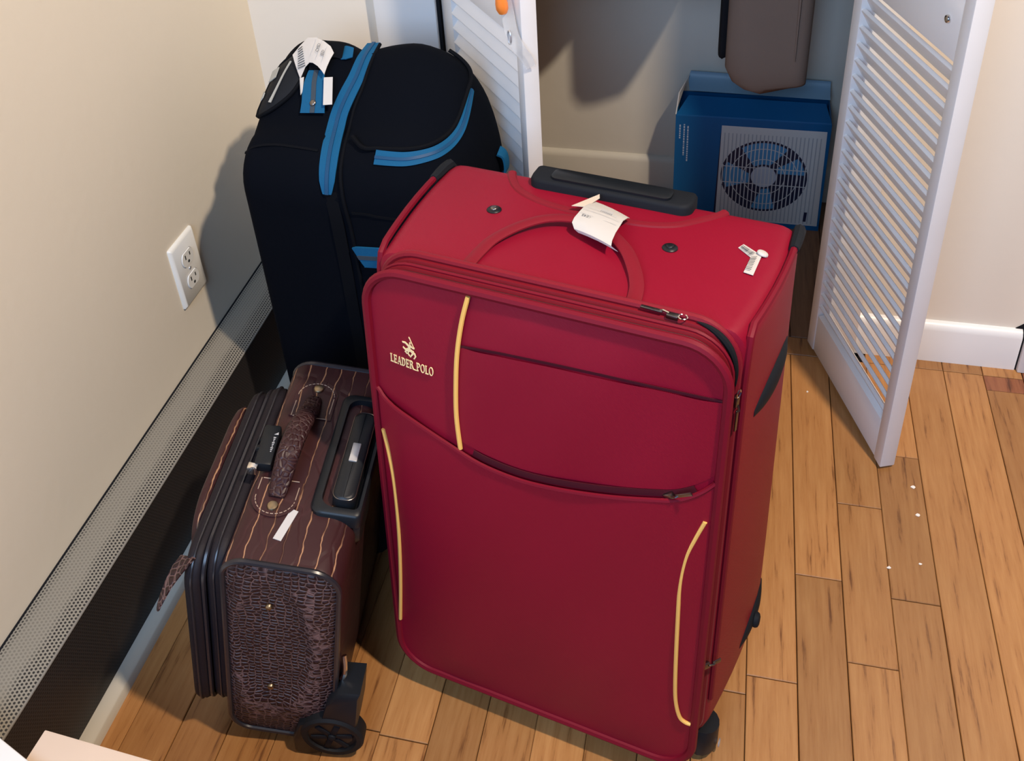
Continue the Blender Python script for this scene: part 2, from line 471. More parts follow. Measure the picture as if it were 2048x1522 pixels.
def structure(name, mb, m, label=None, **kw):
    o = obj(name, mb, m, **kw)
    o['kind'] = 'structure'
    if label: o['label'] = label; 
    return o

# ================================================================== THE ROOM
structure('wall_left', MB().box((-0.12, -1.95, 0.0), (0.0, 0.10, 2.45)), M_wall, 'plain cream wall on the left behind the suitcases', smooth=False)
wb = structure('wall_back', MB().box((0.0, 0.0, 0.0), (0.2600, 0.10, 2.45)).box((0.345, 0.004, 2.04), (0.985, 0.10, 2.45)).box((1.055, 0.0, 0.0), (1.36, 0.10, 2.45)).box((0.26, 0.012, 0.0), (0.338, 0.1, 2.45)).box((0.992, 0.012, 0.0), (1.055, 0.1, 2.45)).box((1.36, 0.012, 0.0), (1.9, 0.1, 2.45)), M_wallb,
               'cream wall with the closet opening, behind the suitcases', smooth=False)
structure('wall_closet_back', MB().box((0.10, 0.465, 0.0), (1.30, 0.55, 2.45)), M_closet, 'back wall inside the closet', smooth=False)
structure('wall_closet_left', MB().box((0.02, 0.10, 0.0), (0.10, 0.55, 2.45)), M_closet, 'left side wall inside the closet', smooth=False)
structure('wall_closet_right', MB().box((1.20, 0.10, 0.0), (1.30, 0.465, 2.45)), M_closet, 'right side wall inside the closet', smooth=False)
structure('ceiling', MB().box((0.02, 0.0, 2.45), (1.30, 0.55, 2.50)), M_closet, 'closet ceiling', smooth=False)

# floor: sub-floor slab plus every strip of oak as its own piece
fl = structure('floor', MB().box((-0.12, -1.95, -0.03), (1.95, 0.55, -0.0118)), M_dark, 'strip oak floor', smooth=False)
PW = 0.0645
X0 = 0.9449 - 14 * PW
JOINTS = {11: [-0.2], 12: [-0.335], 13: [-0.20], 14: [-0.36], 15: [-0.52]}
def plank(x0, x1, y0, y1, m, dz=0.0):
    g = 0.00015 + 0.0006 * random.Random(int((x0 + 2) * 1000)).random(); e = 0.0009
    a, b, c, d = x0 + g, x1 - g, y0 + 0.0006, y1 - 0.0006
    t = dz
    cx, cy = (a + b) / 2, (c + d) / 2
    vs = [(a - cx, c - cy, -0.012), (b - cx, c - cy, -0.012), (b - cx, d - cy, -0.012), (a - cx, d - cy, -0.012),
          (a - cx, c - cy, t - e), (b - cx, c - cy, t - e), (b - cx, d - cy, t - e), (a - cx, d - cy, t - e),
          (a - cx + e, c - cy + e, t), (b - cx - e, c - cy + e, t), (b - cx - e, d - cy - e, t), (a - cx + e, d - cy - e, t)]
    fs = [(0, 1, 5, 4), (1, 2, 6, 5), (2, 3, 7, 6), (3, 0, 4, 7), (4, 5, 9, 8), (5, 6, 10, 9), (6, 7, 11, 10), (7, 4, 8, 11), (8, 9, 10, 11)]
    o = obj('plank', MB().add(vs, fs), m, fl, smooth=False)
    o.location = (cx, cy, 0)
    return o
# measured butt joints of the strips that show right of the red suitcase (y of each joint)
SEEN = {}
def joint_list(k):
    rnd = random.Random(100 + k)
    ys = [-1.95 + rnd.random() * 0.5]
    while ys[-1] < -0.15:
        ys.append(ys[-1] + 0.38 + rnd.random() * 0.45)
    return [y for y in ys if y < -0.12]
FIX = {2: [-1.35], 3: [-1.2, -0.30], 4: [-1.5, -0.45], 5: [-1.1, -0.806], 8: [-1.2, -0.35], 12: [-1.3, -0.672], 13: [-1.1, -0.6456], 14: [-0.97, -0.484], 15: [-1.2, -0.604, -0.349], 16: [-0.93, -0.499, -0.241], 17: [-1.25], 18: [-1.0], 19: [-0.85, -0.0686], 20: [-1.1, -0.0686]}
for k in range(0, 28):
    x0 = X0 + (k - 0) * PW
    x1 = x0 + PW
    if x0 < 0.02: x0 = 0.012
    ys = FIX.get(k, joint_list(k))
    cuts = [-1.95] + sorted(ys) + [-0.034]
    for i in range(len(cuts) - 1):
        m = M_floor
        if k >= 19 and cuts[i] > -0.1: m = M_floorr
        rr = random.Random(k * 50 + i)
        plank(x0, min(x1, 1.93), cuts[i], cuts[i + 1], m, (rr.random() - 0.5) * 0.0006)
# threshold strip across the closet opening and the darker strips inside
plank(0.012, 1.05, -0.034, 0.012, M_floor)
for k in range(28):
    if X0 + k * PW > 1.05: plank(X0 + k * PW, min(X0 + (k + 1) * PW, 1.93), -0.034, 0.0, M_floorr if k >= 20 else M_floor)
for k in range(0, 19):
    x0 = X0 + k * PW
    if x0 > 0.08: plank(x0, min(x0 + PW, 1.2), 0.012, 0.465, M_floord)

# casings and baseboards
structure('trim_1', MB().box((0.2315, -0.017, 0.0), (0.3365, 0.0115, 2.12), 0, 0.003), M_white, 'white casing left of the closet, behind the black bag')
structure('trim_2', MB().box((0.995, -0.017, 0.0), (1.055, 0.0115, 2.12), 0, 0.003), M_white, 'white casing right of the closet, behind the open door')
structure('trim_3', MB().box((1.3235, -0.020, 0.0), (1.43, 0.0115, 2.12), 0, 0.003), M_white, 'white casing at the right edge beside the short baseboard')
def bb_profile(y, s):   # baseboard section in y,z
    return [(y, 0.0), (y - 0.013 * s, 0.0), (y - 0.013 * s, 0.070), (y - 0.0115 * s, 0.076), (y - 0.008 * s, 0.081), (y - 0.003 * s, 0.0835), (y, 0.084)]
def bb(x0, x1, y):
    pr = bb_profile(y, 1)
    return MB().loft([[(x0, a, b) for a, b in pr], [(x1, a, b) for a, b in pr]])
structure('baseboard_right', bb(1.055, 1.3205, 0.0), M_white, 'short white baseboard between the open door and the right casing', fixn=True)
bbr = bpy.data.objects['baseboard_right']
obj('broken_corner', MB().prism([(1.3090, -0.0012, 0.0845), (1.3228, -0.0012, 0.0800), (1.3228, -0.0012, 0.0990), (1.3195, -0.0012, 0.0945)], (0, 0.0009, 0)).box((1.3206, -0.012, 0.0), (1.3233, -0.0004, 0.083)), M_dark, bbr, smooth=False, label='dark broken gap beside the casing')
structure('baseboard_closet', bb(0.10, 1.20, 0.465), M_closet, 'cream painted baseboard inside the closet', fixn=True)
structure('baseboard_left', MB().box((0.0, -0.004 - 0.012, 0.0), (0.2312, -0.0002, 0.085), 0, 0.002), M_white, 'white baseboard in the corner behind the black bag')

# ------------------------------------------------------------------ baseboard heater along the left wall
ht = thing('baseboard_heater', 'long perforated metal baseboard heater cover along the cream left wall', 'heater', loc=(0, 0, 0))
HY0, HY1 = -1.9, -0.018
hb = MB()
pr = [(0.0005, 0.184), (0.010, 0.184), (0.056, 0.1675), (0.0590, 0.166)]
o = obj('top_grille', MB().loft([[(x, HY0, z) for x, z in pr] + [(x, HY0, z - 0.002) for x, z in reversed(pr)], [(x, HY1, z) for x, z in pr] + [(x, HY1, z - 0.002) for x, z in reversed(pr)]]), M_perf, ht, angle=0.9, fixn=True)
set_uv(o, lambda c: (c.x, c.y))
o = obj('front_grille', MB().box((0.0585, HY0, 0.019), (0.0605, HY1, 0.1635)), M_mesh, ht, smooth=False)
set_uv(o, lambda c: (c.z, c.y))
obj('front_lip', MB().tube([(0.0597, HY0, 0.1648), (0.0597, HY1, 0.1648)], 0.0017, 8), mat('lip_metal', (0.22, 0.20, 0.17), 0.5), ht)
obj('dark_edge', MB().tube([(0.0014, HY0, 0.1846), (0.0014, HY1, 0.1846)], 0.0013, 6), M_dark, ht)
obj('back_plate', MB().box((0.0005, HY0, 0.02), (0.0022, HY1, 0.1838)), M_dark, ht, smooth=False)
obj('bottom_rail', MB().loft([[(x, yy, z) for x, z in ((0.0005, 0.0), (0.0810, 0.0), (0.0790, 0.0125), (0.0770, 0.0145), (0.0640, 0.0188), (0.0005, 0.0188))] for yy in (HY0, HY1)]), M_rail, ht, fixn=True, label='white wooden rail under the heater')

# ------------------------------------------------------------------ wall outlet
ot = thing('wall_outlet', 'white duplex wall outlet plate on the cream left wall above the heater', 'outlet', loc=(0, -0.3515, 0.3385))
pl = rrect(-0.035, 0.035, -0.05715, 0.05715, 0.003, 3)
pl2 = rrect(-0.031, 0.031, -0.053, 0.053, 0.002, 3)
obj('cover_plate', MB().loft([[(0.0, a, b) for a, b in pl], [(0.003, a, b) for a, b in pl], [(0.0065, a, b) for a, b in pl2]]), M_plate, ot, angle=1.2, fixn=True)
for zc in (0.0205, -0.0205):
    ro = [(0.0165 * cos(t), max(-0.0125, min(0.0125, 0.0165 * sin(t)))) for t in [2 * pi * i / 28 for i in range(28)]]
    rc = obj('receptacle', MB().loft([[(0.006, a, b + zc) for a, b in ro], [(0.0082, a * 0.97, b * 0.97 + zc) for a, b in ro]]), M_plate, ot, fixn=True)
    obj('recess', MB().loft([[(0.0062, a * 1.06, b * 1.06 + zc) for a, b in ro], [(0.0066, a * 1.06, b * 1.06 + zc) for a, b in ro]]), M_inkp, rc, fixn=True)
    for yy, hh in ((-0.0064, 0.0078), (0.0064, 0.0064)):
        obj('slot', MB().box((0.0078, yy - 0.0012, zc + 0.004 - hh / 2), (0.0084, yy + 0.0012, zc + 0.004 + hh / 2)), M_slot, rc, smooth=False)
    obj('slot', MB().disc((0.0078, 0, zc - 0.0065), (1, 0, 0), 0.0026, 0.0006, 12), M_slot, rc)
obj('screw', MB().disc((0.006, 0, 0), (1, 0, 0), 0.0032, 0.0016, 12, dome=1), M_silver, ot)

# ------------------------------------------------------------------ louvered closet doors (left leaf = door_1, right leaf = door_2)
def louver_door(name, A, d, n, label, tilt, ls, rs, z_slat0, z_slat1, pitch, slw, z0=0.006):
    """d: along the leaf from its pivot, n: towards the face seen; local y runs from that face (0) into the leaf (T)"""
    T = 0.0247; Ln = 0.2927
    r = thing(name, label, 'door', mw=frame(A, d, (-n[0], -n[1], 0), (0, 0, 1)))
    r['kind'] = 'structure'
    del r['category']
    obj('stile', MB().box((0, 0, z0), (ls, T, 2.02), 0, 0.0022), M_door, r)
    obj('stile', MB().box((Ln - rs, 0, z0), (Ln, T, 2.02), 0, 0.0022), M_door, r)
    e = 0.0005
    obj('rail', MB().box((ls + e, 0.0015, z0 + 0.001), (Ln - rs - e, T - 0.0015, z_slat0 - 0.008), 0, 0.0015), M_door, r)
    obj('rail', MB().box((ls + e, 0.0015, z_slat1 + 0.002), (Ln - rs - e, T - 0.0015, z_slat1 + 0.11), 0, 0.0015), M_door, r)
    obj('rail', MB().box((ls + e, 0.0015, 1.93), (Ln - rs - e, T - 0.0015, 2.019), 0, 0.0015), M_door, r)
    prof = []
    ca, sa = cos(tilt), sin(tilt)
    for a, b in rrect(-slw / 2, slw / 2, -0.0036, 0.0036, 0.0025, 2):
        prof.append((a * ca - b * sa, a * sa + b * ca))       # (n, z)
    me0 = None
    zz = [z_slat0 + i * pitch for i in range(int(round((z_slat1 - z_slat0) / pitch)) + 1)]
    z2 = z_slat1 + 0.13
    zz += [z2 + i * pitch for i in range(int((1.92 - z2) / pitch))]
    for zc in zz:
        if me0 is None:
            o = obj('slat', MB().loft([[(ls - 0.002, p + T / 2, q) for p, q in prof], [(Ln - rs + 0.002, p + T / 2, q) for p, q in prof]]), M_door, r, fixn=True)
            me0 = o
        else:
            o = me0.copy(); COL.objects.link(o); o.parent = r
        o.location = (0, 0, zc)
    return r

th1 = 0.8926
d1 = louver_door('door_1', (0.3430, -0.004, 0), (cos(th1), -sin(th1), 0), (-sin(th1), -cos(th1), 0),
                 'white louvered closet door, the open left leaf behind the black bag', RAD(52), 0.043, 0.020, 0.095, 0.690, 0.0254, 0.034)
d2 = louver_door('door_2', (0.9737, -0.0007, 0), (0.3501, -0.9367, 0), (-0.9367, -0.3501, 0),
                 'white louvered closet door, the open right leaf beside the red suitcase', RAD(-60), 0.025, 0.022, 0.096, 0.706, 0.0267, 0.035)
obj('bolt', MB().disc((0.2428, 0.0015, 0.7542), (0, -1, 0), 0.0055, 0.004, 14, dome=1), M_chrome, d2, label='small chrome knob screw')
# dark slit where the left leaf meets its casing
obj('hinge_gap', MB().box((0.3368, -0.010, 0.0), (0.3420, 0.010, 2.05)), M_dark, d1, smooth=False)
bpy.data.objects['hinge_gap'].matrix_parent_inverse = d1.matrix_world.inverted()

# translucent strap with an orange tip hanging over the edge of the left leaf
st = thing('plastic_strap', 'clear plastic strap with an orange tip hanging on the left louvered door', 'strap', mw=d1.matrix_world.copy())
sp = smooth_path([(0.252, -0.004, 0.790), (0.262, -0.006, 0.755), (0.272, -0.008, 0.730), (0.286, -0.010, 0.707), (0.2965, -0.006, 0.690), (0.2990, 0.003, 0.674), (0.3000, 0.008, 0.660)], 5)
obj('strap', MB().strip(sp, [0.024 - 0.010 * i / len(sp) for i in range(len(sp))], [Vector((0.25 + 0.7 * i / len(sp), -1 + 0.8 * i / len(sp), 0)) for i in range(len(sp))], 0.0016), M_clear, st)
obj('buckle_hole', MB().tube([(0.2835 + 0.0045 * cos(t), -0.0135, 0.703 + 0.010 * sin(t)) for t in [2 * pi * i / 16 for i in range(16)]], 0.0014, 6, True), M_silver, st)
obj('tip', MB().lathe((0.266, -0.013, 0.731), (0, -0.1, 1), [(0.001, 0), (0.006, 0.002), (0.0085, 0.008), (0.0085, 0.016), (0.007, 0.026), (0.002, 0.030)], 16), M_orange, st, label='orange plastic tip')

# ================================================================== CLOSET CONTENTS
# ---- fan box
fb = thing('fan_carton', 'open blue carton with a picture of a white fan, inside the closet', 'box', loc=(0.7025, 0.345, 0.0))
BWd, BD, BH = 0.3035, 0.105, 0.259
c = MB()
t = 0.003
c.box((0, 0, 0), (BWd, t, BH)); c.box((0, BD - t, 0), (BWd, BD, BH)); c.box((0, t, 0), (t, BD - t, BH)); c.box((BWd - t, t, 0), (BWd, BD - t, BH)); c.box((t, t, 0), (BWd - t, BD - t, t))
obj('carton_body', c, M_box, fb, smooth=False)
obj('flap', MB().prism([(0.001, 0.000, BH), (BWd - 0.001, 0.000, BH), (BWd - 0.012, 0.045, BH + 0.018), (0.022, 0.045, BH + 0.020)], (0, 0.001, 0.003)), M_box, fb, smooth=False, label='blue front flap folded inward')
obj('flap', MB().prism([(0.001, 0.002, BH + 0.001), (0.001, BD - 0.004, BH + 0.001), (0.020, BD - 0.012, BH + 0.045), (0.004, 0.030, BH + 0.035)], (-0.002, 0, 0.001)), M_boxin, fb, smooth=False, label='grey left flap standing up')
bf = []
for i in range(9):
    a = i / 8
    bf.append([(0.022 - 0.004 * sin(a * 3), BD - 0.004 - 0.030 * (1 - a) ** 2 * 1.0, BH + 0.020 + 0.030 * a), (BWd - 0.002, BD - 0.004 - 0.030 * (1 - a) ** 2, BH + 0.016 + 0.026 * a)])
obj('flap', MB().loft([[p[0], p[1], (p[1][0], p[1][1] + 0.002, p[1][2]), (p[0][0], p[0][1] + 0.002, p[0][2])] for p in bf]), M_boxfl, fb, label='pale blue back flap bent against the wall', fixn=True)
# printed picture of the fan, flat on the front panel
F = MB()
L_ = [0]
def q2(pts, mi, lift):
    F.add([(x, -0.0002 - lift * 0.00012, z) for x, z in pts], [tuple(range(len(pts)))], mi)
def wide(z0, x0): return x0
fx0, fx1, fz1 = 0.0925, 0.2965, 0.2425
q2([(fx0 - 0.006, 0.020), (fx0 + 0.012, 0.020), (fx0 + 0.004, 0.225), (fx0 - 0.001, 0.225)], 1, 0)
q2([(fx0 - 0.002, 0.012), (fx1 + 0.003, 0.012), (fx1, fz1), (fx0, fz1)], 0, 1)
cx, cz, cr = 0.1825, 0.1265, 0.0865
def circ(r, n=40, a0=0, a1=2 * pi, cxx=cx, czz=cz): return [(cxx + r * cos(a0 + (a1 - a0) * i / n), czz + r * sin(a0 + (a1 - a0) * i / n)) for i in range(n if a1 - a0 > 6.2 else n + 1)]
gx = [fx0 + 0.006 + i * 0.0078 for i in range(25)]
for x in gx:                                     # moulded grooves on the frame
    q2([(x, 0.016), (x + 0.0022, 0.016), (x + 0.0022, 0.226), (x, 0.226)], 4, 2)
q2(circ(cr), 1, 3)
for k, (a0, a1) in enumerate(((1.0, 2.3), (2.75, 3.65), (4.45, 5.15), (0.12, 0.75))):
    q2(circ(0.030, 8, a0 + 0.2, a1) + list(reversed(circ(cr * 0.94, 12, a0, a1 - 0.1))), 2, 4)
q2(circ(0.0255, 28), 3, 6)
for r in (0.043, 0.068):
    o1 = circ(r, 40); o2 = circ(r - 0.0016, 40)
    for i in range(40):
        q2([o1[i], o1[(i + 1) % 40], o2[(i + 1) % 40], o2[i]], 0, 7)
for x in gx:                                     # wires of the guard
    h = cr * cr - (x + 0.0011 - cx) ** 2
    if h > 0:
        h = math.sqrt(h)
        q2([(x, cz - h), (x + 0.0022, cz - h), (x + 0.0022, cz + h), (x, cz + h)], 0, 8)
for z in (0.146, 0.107):
    h = math.sqrt(cr * cr - (z - cz) ** 2)
    q2([(cx - h, z), (cx + h, z), (cx + h, z + 0.002), (cx - h, z + 0.002)], 0, 9)
q2([(0.270, 0.022), (0.276, 0.022), (0.277, 0.046), (0.271, 0.046)], 1, 9)
obj('fan_picture', F, [M_fan1, M_fan2, M_fan3, M_fan4, M_fan5], fb, smooth=False, label='printed picture of a white box fan')
T_ = MB()
for j, (x, z0, z1) in enumerate(((0.008, 0.205, 0.238), (0.0165, 0.165, 0.240), (0.024, 0.150, 0.236))):
    z = z1
    rr = random.Random(j)
    while z > z0:
        h = 0.002 + rr.random() * 0.004
        T_.add([(x, -0.0003, z - h), (x + 0.0028, -0.0003, z - h), (x + 0.0028, -0.0003, z), (x, -0.0003, z)], [(0, 1, 2, 3)])
        z -= h + 0.0016
obj('fine_print', T_, M_fan4, fb, smooth=False)

# ---- hanging clothes
rod = obj('closet_rod', MB().tube([(0.1005, 0.275, 1.66), (1.1995, 0.275, 1.66)], 0.0125, 14), M_rod)
tag(rod, 'steel closet rod above the frame that carries the hanging clothes', 'rod')
rod_y = 0.275
def garment(name, label, x0, x1, yc, thick, zb, m, rb, round_left=True, group=None, fold=None):
    g = thing(name, label, 'garment', loc=((x0 + x1) / 2, yc, zb))
    w = (x1 - x0) / 2
    rings = []
    H = 1.560 - zb
    for i, a in enumerate([0, 0.006, 0.016, 0.035, 0.07, 0.12, 0.2, 0.35, 0.55, 0.75, 0.88, 0.95, 1.0]):
        z = a * H
        k = 1.0 if z > rb else math.sqrt(max(0.02, 1 - (1 - z / rb) ** 2))
        sh = 1.0 if a < 0.85 else 1 - (a - 0.85) / 0.15 * 0.55
        rg = []
        for j in range(28):
            t = 2 * pi * j / 28
            xx = math.copysign(abs(cos(t)) ** 0.55, cos(t)); yy = math.copysign(abs(sin(t)) ** 0.75, sin(t))
            wv = 1 + 0.07 * sin(xx * 9 + a * 4)
            wl = w * sh * (k if (xx < 0 or not round_left) else (0.5 + 0.5 * k if round_left == 2 else 1.0))
            dz = 0.0
            if round_left == 1: dz = 0.012 * xx * (1 - min(1, z / 0.05))
            rg.append((xx * wl, yy * thick / 2 * wv * (0.6 + 0.4 * k), z + dz))
        rings.append(rg)
    obj('cloth', MB().loft(rings), m, g, angle=1.2, fixn=True)
    obj('hanger', MB().tube(smooth_path([(-w * 0.8, 0, H - 0.035), (-w * 0.3, 0, H - 0.005), (0, 0, H + 0.02), (0, 0.0162 + rod_y - yc, H + 0.07), (0, 0.0162 + rod_y - yc, H + 0.102), (0.0, 0.0 + rod_y - yc, H + 0.1152), (0.0, -0.014 + rod_y - yc, H + 0.108)], 4), 0.0022, 6), M_rod, g)
    if fold:
        f0 = fold
        obj('fold', MB().tube([(f0, -thick * 0.50, 0.07), (f0 - 0.001, -thick * 0.50, 0.2), (f0 - 0.003, -thick * 0.49, 0.7)], [0.0015, 0.003, 0.003], 6), m, g)
    return g
garment('garment_bag', 'tan cloth garment bag hanging over the blue carton in the closet', 0.793, 0.9435, 0.300, 0.060, 0.362, M_tan, 0.045, 1, fold=0.049)
garment('coat', 'dark coat edge hanging left of the tan garment bag', 0.778, 0.796, 0.335, 0.05, 0.405, M_coat, 0.01, 0)
garment('coat', 'dark coat hanging high on the closet rod, next to the tan garment bag', 0.655, 0.772, 0.275, 0.23, 0.612, M_coat2, 0.03, 0)
garment('coat', 'wide dark coat hanging high on the closet rod, nearest the left louvered door', 0.350, 0.622, 0.275, 0.21, 0.612, M_coat2, 0.03, 0)

# ---- small black thing on the closet floor
sh = thing('black_shoe', 'black shoe toe on the closet floor behind the red suitcase handle', 'shoe', loc=(0.425, 0.405, 0.0005))
def shoe_ring(t):
    w = 0.040 * (0.75 + 0.25 * sin(pi * min(1, t * 1.1))) * math.sqrt(max(0.03, 1 - max(0, (t - 0.75) / 0.25) ** 2)) * math.sqrt(max(0.1, min(1, t / 0.1 + 0.3)))
    h = 0.065 - 0.032 * t
    return [(-0.115 + 0.15 * t, w * cos(a) * 0.8, 0.008 + (h if sin(a) > 0 else 0.006) * max(-1, sin(a)) * math.sqrt(max(0.03, 1 - max(0, (t - 0.8) / 0.2) ** 2))) for a in [2 * pi * i / 16 for i in range(16)]]
obj('upper', MB().loft([shoe_ring(i / 10) for i in range(11)]), M_coat, sh, fixn=True)
obj('sole', MB().prism([(x, y, 0) for x, y in [(-0.113, -0.022), (-0.02, -0.030), (0.02, -0.024), (0.038, 0.0), (0.02, 0.024), (-0.02, 0.030), (-0.113, 0.022)]], (0, 0, 0.007)), M_blackm, sh, smooth=False)

# ================================================================== BLACK BAG WITH BLUE ZIPS
bg = thing('black_suitcase', 'tall black canvas suitcase with blue zips, in the corner behind the others', 'suitcase', loc=(0.145, -0.40, 0.0))
BX, BY = 0.17, -0.40
#        x      y_near  y_far  z_near z_far  r
SEC = [(0.000, 0.040, 0.215, 0.545, 0.605, 0.030), (0.006, 0.020, 0.232, 0.572, 0.622, 0.050), (0.018, 0.004, 0.244, 0.588, 0.642, 0.065), (0.045, -0.002, 0.250, 0.596, 0.666, 0.080),
       (0.080, -0.005, 0.247, 0.600, 0.670, 0.085), (0.108, -0.006, 0.244, 0.598, 0.670, 0.085), (0.132, -0.003, 0.239, 0.592, 0.660, 0.080), (0.144, -0.003, 0.239, 0.590, 0.658, 0.080),
       (0.160, -0.005, 0.240, 0.596, 0.663, 0.080), (0.190, -0.008, 0.244, 0.606, 0.670, 0.082), (0.225, -0.010, 0.246, 0.611, 0.673, 0.085), (0.262, -0.008, 0.244, 0.606, 0.662, 0.085),
       (0.292, -0.002, 0.238, 0.592, 0.640, 0.082), (0.316, 0.008, 0.225, 0.568, 0.604, 0.075), (0.333, 0.024, 0.205, 0.525, 0.553, 0.060), (0.343, 0.045, 0.185, 0.475, 0.498, 0.045)]
def bag_ring(sec):
    x, yn, yf, zn, zf, r = sec
    zb = 0.020 + (0.05 if x > 0.33 else 0.02 if x > 0.31 else 0)
    out = []
    K = 7
    # bottom edge near -> far, far side up, top far -> near, near side down
    for (cy, czz, a0, q) in ((yn, zb, pi, 0.035), (yf, zb, 1.5 * pi, 0.035), (yf, zf, 0, r * 0.8), (yn, zn, 0.5 * pi, r)):
        y = cy + (q if cy == yn else -q); z = czz + (q if czz == zb else -q)
        for i in range(K + 1):
            a = a0 + i / K * pi / 2
            out.append((x, y + q * cos(a), z + q * sin(a)))
        if czz == zf and cy == yf:                      # slightly crowned top
            for i in range(1, 6):
                t = i / 6
                ya, yb_ = yf - r * 0.8, yn + r
                out.append((x, ya + (yb_ - ya) * t, zf + (zn - zf) * t + 0.006 * sin(pi * t)))
    return out
def bag_surface():
    rings = []
    S_ = [Vector((*s,)) if False else s for s in SEC]
    n = 3
    for i in range(len(SEC) - 1):
        for k in range(n):
            t = k / n
            p0, p1, p2, p3 = SEC[max(i - 1, 0)], SEC[i], SEC[i + 1], SEC[min(i + 2, len(SEC) - 1)]
            rings.append(tuple(0.5 * (2 * b + (c_ - a) * t + (2 * a - 5 * b + 4 * c_ - d_) * t * t + (3 * b - a - 3 * c_ + d_) * t ** 3) for a, b, c_, d_ in zip(p0, p1, p2, p3)))
    rings.append(SEC[-1])
    out = []
    for r in rings:
        rg = bag_ring(r)
        # remove tiny fold-overs between the corner arcs and the crown
        out.append(rg)
    return out
body = obj('bag_body', MB().loft(bag_surface()), M_bag, bg, angle=1.0, fixn=True)

# trims and fittings sewn on the bag (points on its surface with their normals, bag frame)
def surf(rows, lift=0.0):
    return [Vector(r[:3]) + Vector(r[3:]).normalized() * lift for r in rows], [Vector(r[3:]).normalized() for r in rows]
def ribbon(rows, w, lift, th, m, name, n=4, parent=bg, **kw):
    P_, N_ = surf(rows, lift)
    PS = smooth_path(P_, n); NS = smooth_path(N_, n)
    if not isinstance(w, (int, float)):
        ws = []
        for i in range(len(PS)):
            q = i / (len(PS) - 1) * (len(w) - 1); k = min(int(q), len(w) - 2)
            ws.append(w[k] + (w[k + 1] - w[k]) * (q - k))
    else: ws = w
    return obj(name, MB().strip(PS, ws, NS, th), m, parent, angle=0.9, fixn=True, **kw), PS, NS
ZIP = [(0.1530, 0.2050, 0.6600, -0.1, 0.3, 0.95), (0.1510, 0.1720, 0.6560, -0.1, -0.40, 0.90), (0.1466, 0.1420, 0.6399, 0.0, -0.53, 0.84), (0.1400, 0.1194, 0.6252, 0.0, -0.59, 0.80), (0.1345, 0.097, 0.6092, 0.0, -0.61, 0.78),
       (0.1330, 0.0774, 0.5940, 0.0, -0.60, 0.78), (0.1370, 0.0440, 0.5823, 0.0, -0.58, 0.81), (0.1392, 0.0217, 0.5671, 0.0, -0.74, 0.66), (0.1402, 0.0100, 0.5530, 0.0, -0.86, 0.5), (0.1405, 0.0030, 0.5370, 0.0, -0.95, 0.3)]
zo, zp, zn = ribbon(ZIP, [0.021, 0.023, 0.024, 0.025, 0.025, 0.026, 0.026, 0.025, 0.022, 0.012], 0.0034, 0.0016, M_blue, 'main_zip')
obj('zip_teeth', MB().strip([p + n_ * 0.0018 for p, n_ in zip(zp, zn)], 0.0052, zn, 0.0012), M_bluez, zo, fixn=True)
CORD = [(0.1650, 0.1980, 0.6660, -0.1, 0.1, 0.96), (0.1640, 0.1700, 0.6600, -0.22, -0.2, 0.87), (0.1625, 0.1480, 0.6500, -0.22, -0.45, 0.87), (0.1605, 0.1240, 0.6350, -0.24, -0.55, 0.8), (0.1545, 0.1017, 0.6162, -0.33, -0.59, 0.74), (0.1520, 0.0804, 0.5961, -0.39, -0.6, 0.69),
        (0.1570, 0.0400, 0.5850, -0.33, -0.5, 0.8), (0.1600, 0.0117, 0.566, -0.26, -0.82, 0.51), (0.1650, -0.0045, 0.5347, -0.13, -0.98, 0.11), (0.1700, -0.0065, 0.4862, -0.1, -0.99, 0), (0.1715, -0.0065, 0.4163, -0.1, -0.99, 0), (0.1715, -0.0064, 0.3232, -0.1, -0.99, 0), (0.1710, -0.0064, 0.10, -0.1, -0.99, 0)]
cp, cn = surf(CORD, 0.0010)
obj('edge_piping', MB().tube(smooth_path(cp, 4), 0.0026, 8), M_bagp, bg)
S2 = [(0.1440, 0.0030, 0.5400, -0.1, -0.95, 0.2), (0.1500, -0.0043, 0.4996, -0.12, -0.99, 0), (0.1510, -0.0042, 0.4299, -0.14, -0.99, 0), (0.1510, -0.0040, 0.3564, -0.14, -0.99, 0), (0.1500, -0.0037, 0.10, -0.14, -0.99, 0)]
ribbon(S2, 0.020, 0.0006, 0.0012, M_bagp, 'zip_garage')
PZ = [(0.2089, 0.0206, 0.5898, 0.0, -0.7, 0.7), (0.2294, 0.0197, 0.5898, 0.06, -0.71, 0.71), (0.2507, 0.0223, 0.5892, 0.21, -0.69, 0.69), (0.2706, 0.0317, 0.5888, 0.32, -0.55, 0.77), (0.2868, 0.0472, 0.5883, 0.50, -0.40, 0.77), (0.2970, 0.0728, 0.5874, 0.61, -0.30, 0.73),
      (0.3038, 0.0963, 0.5927, 0.67, -0.30, 0.68), (0.3064, 0.1162, 0.6019, 0.72, -0.25, 0.64), (0.3065, 0.138, 0.6118, 0.75, -0.2, 0.62), (0.3054, 0.1619, 0.6209, 0.81, -0.15, 0.57)]
zo, zp, zn = ribbon(PZ, [0.0200, 0.0195, 0.019, 0.018, 0.017, 0.015, 0.013, 0.012, 0.011, 0.009], 0.0015, 0.0014, M_blue, 'pocket_zip')
obj('zip_teeth', MB().strip([p + n_ * 0.0016 for p, n_ in zip(zp, zn)], 0.0042, zn, 0.0012), M_bluez, zo, fixn=True)
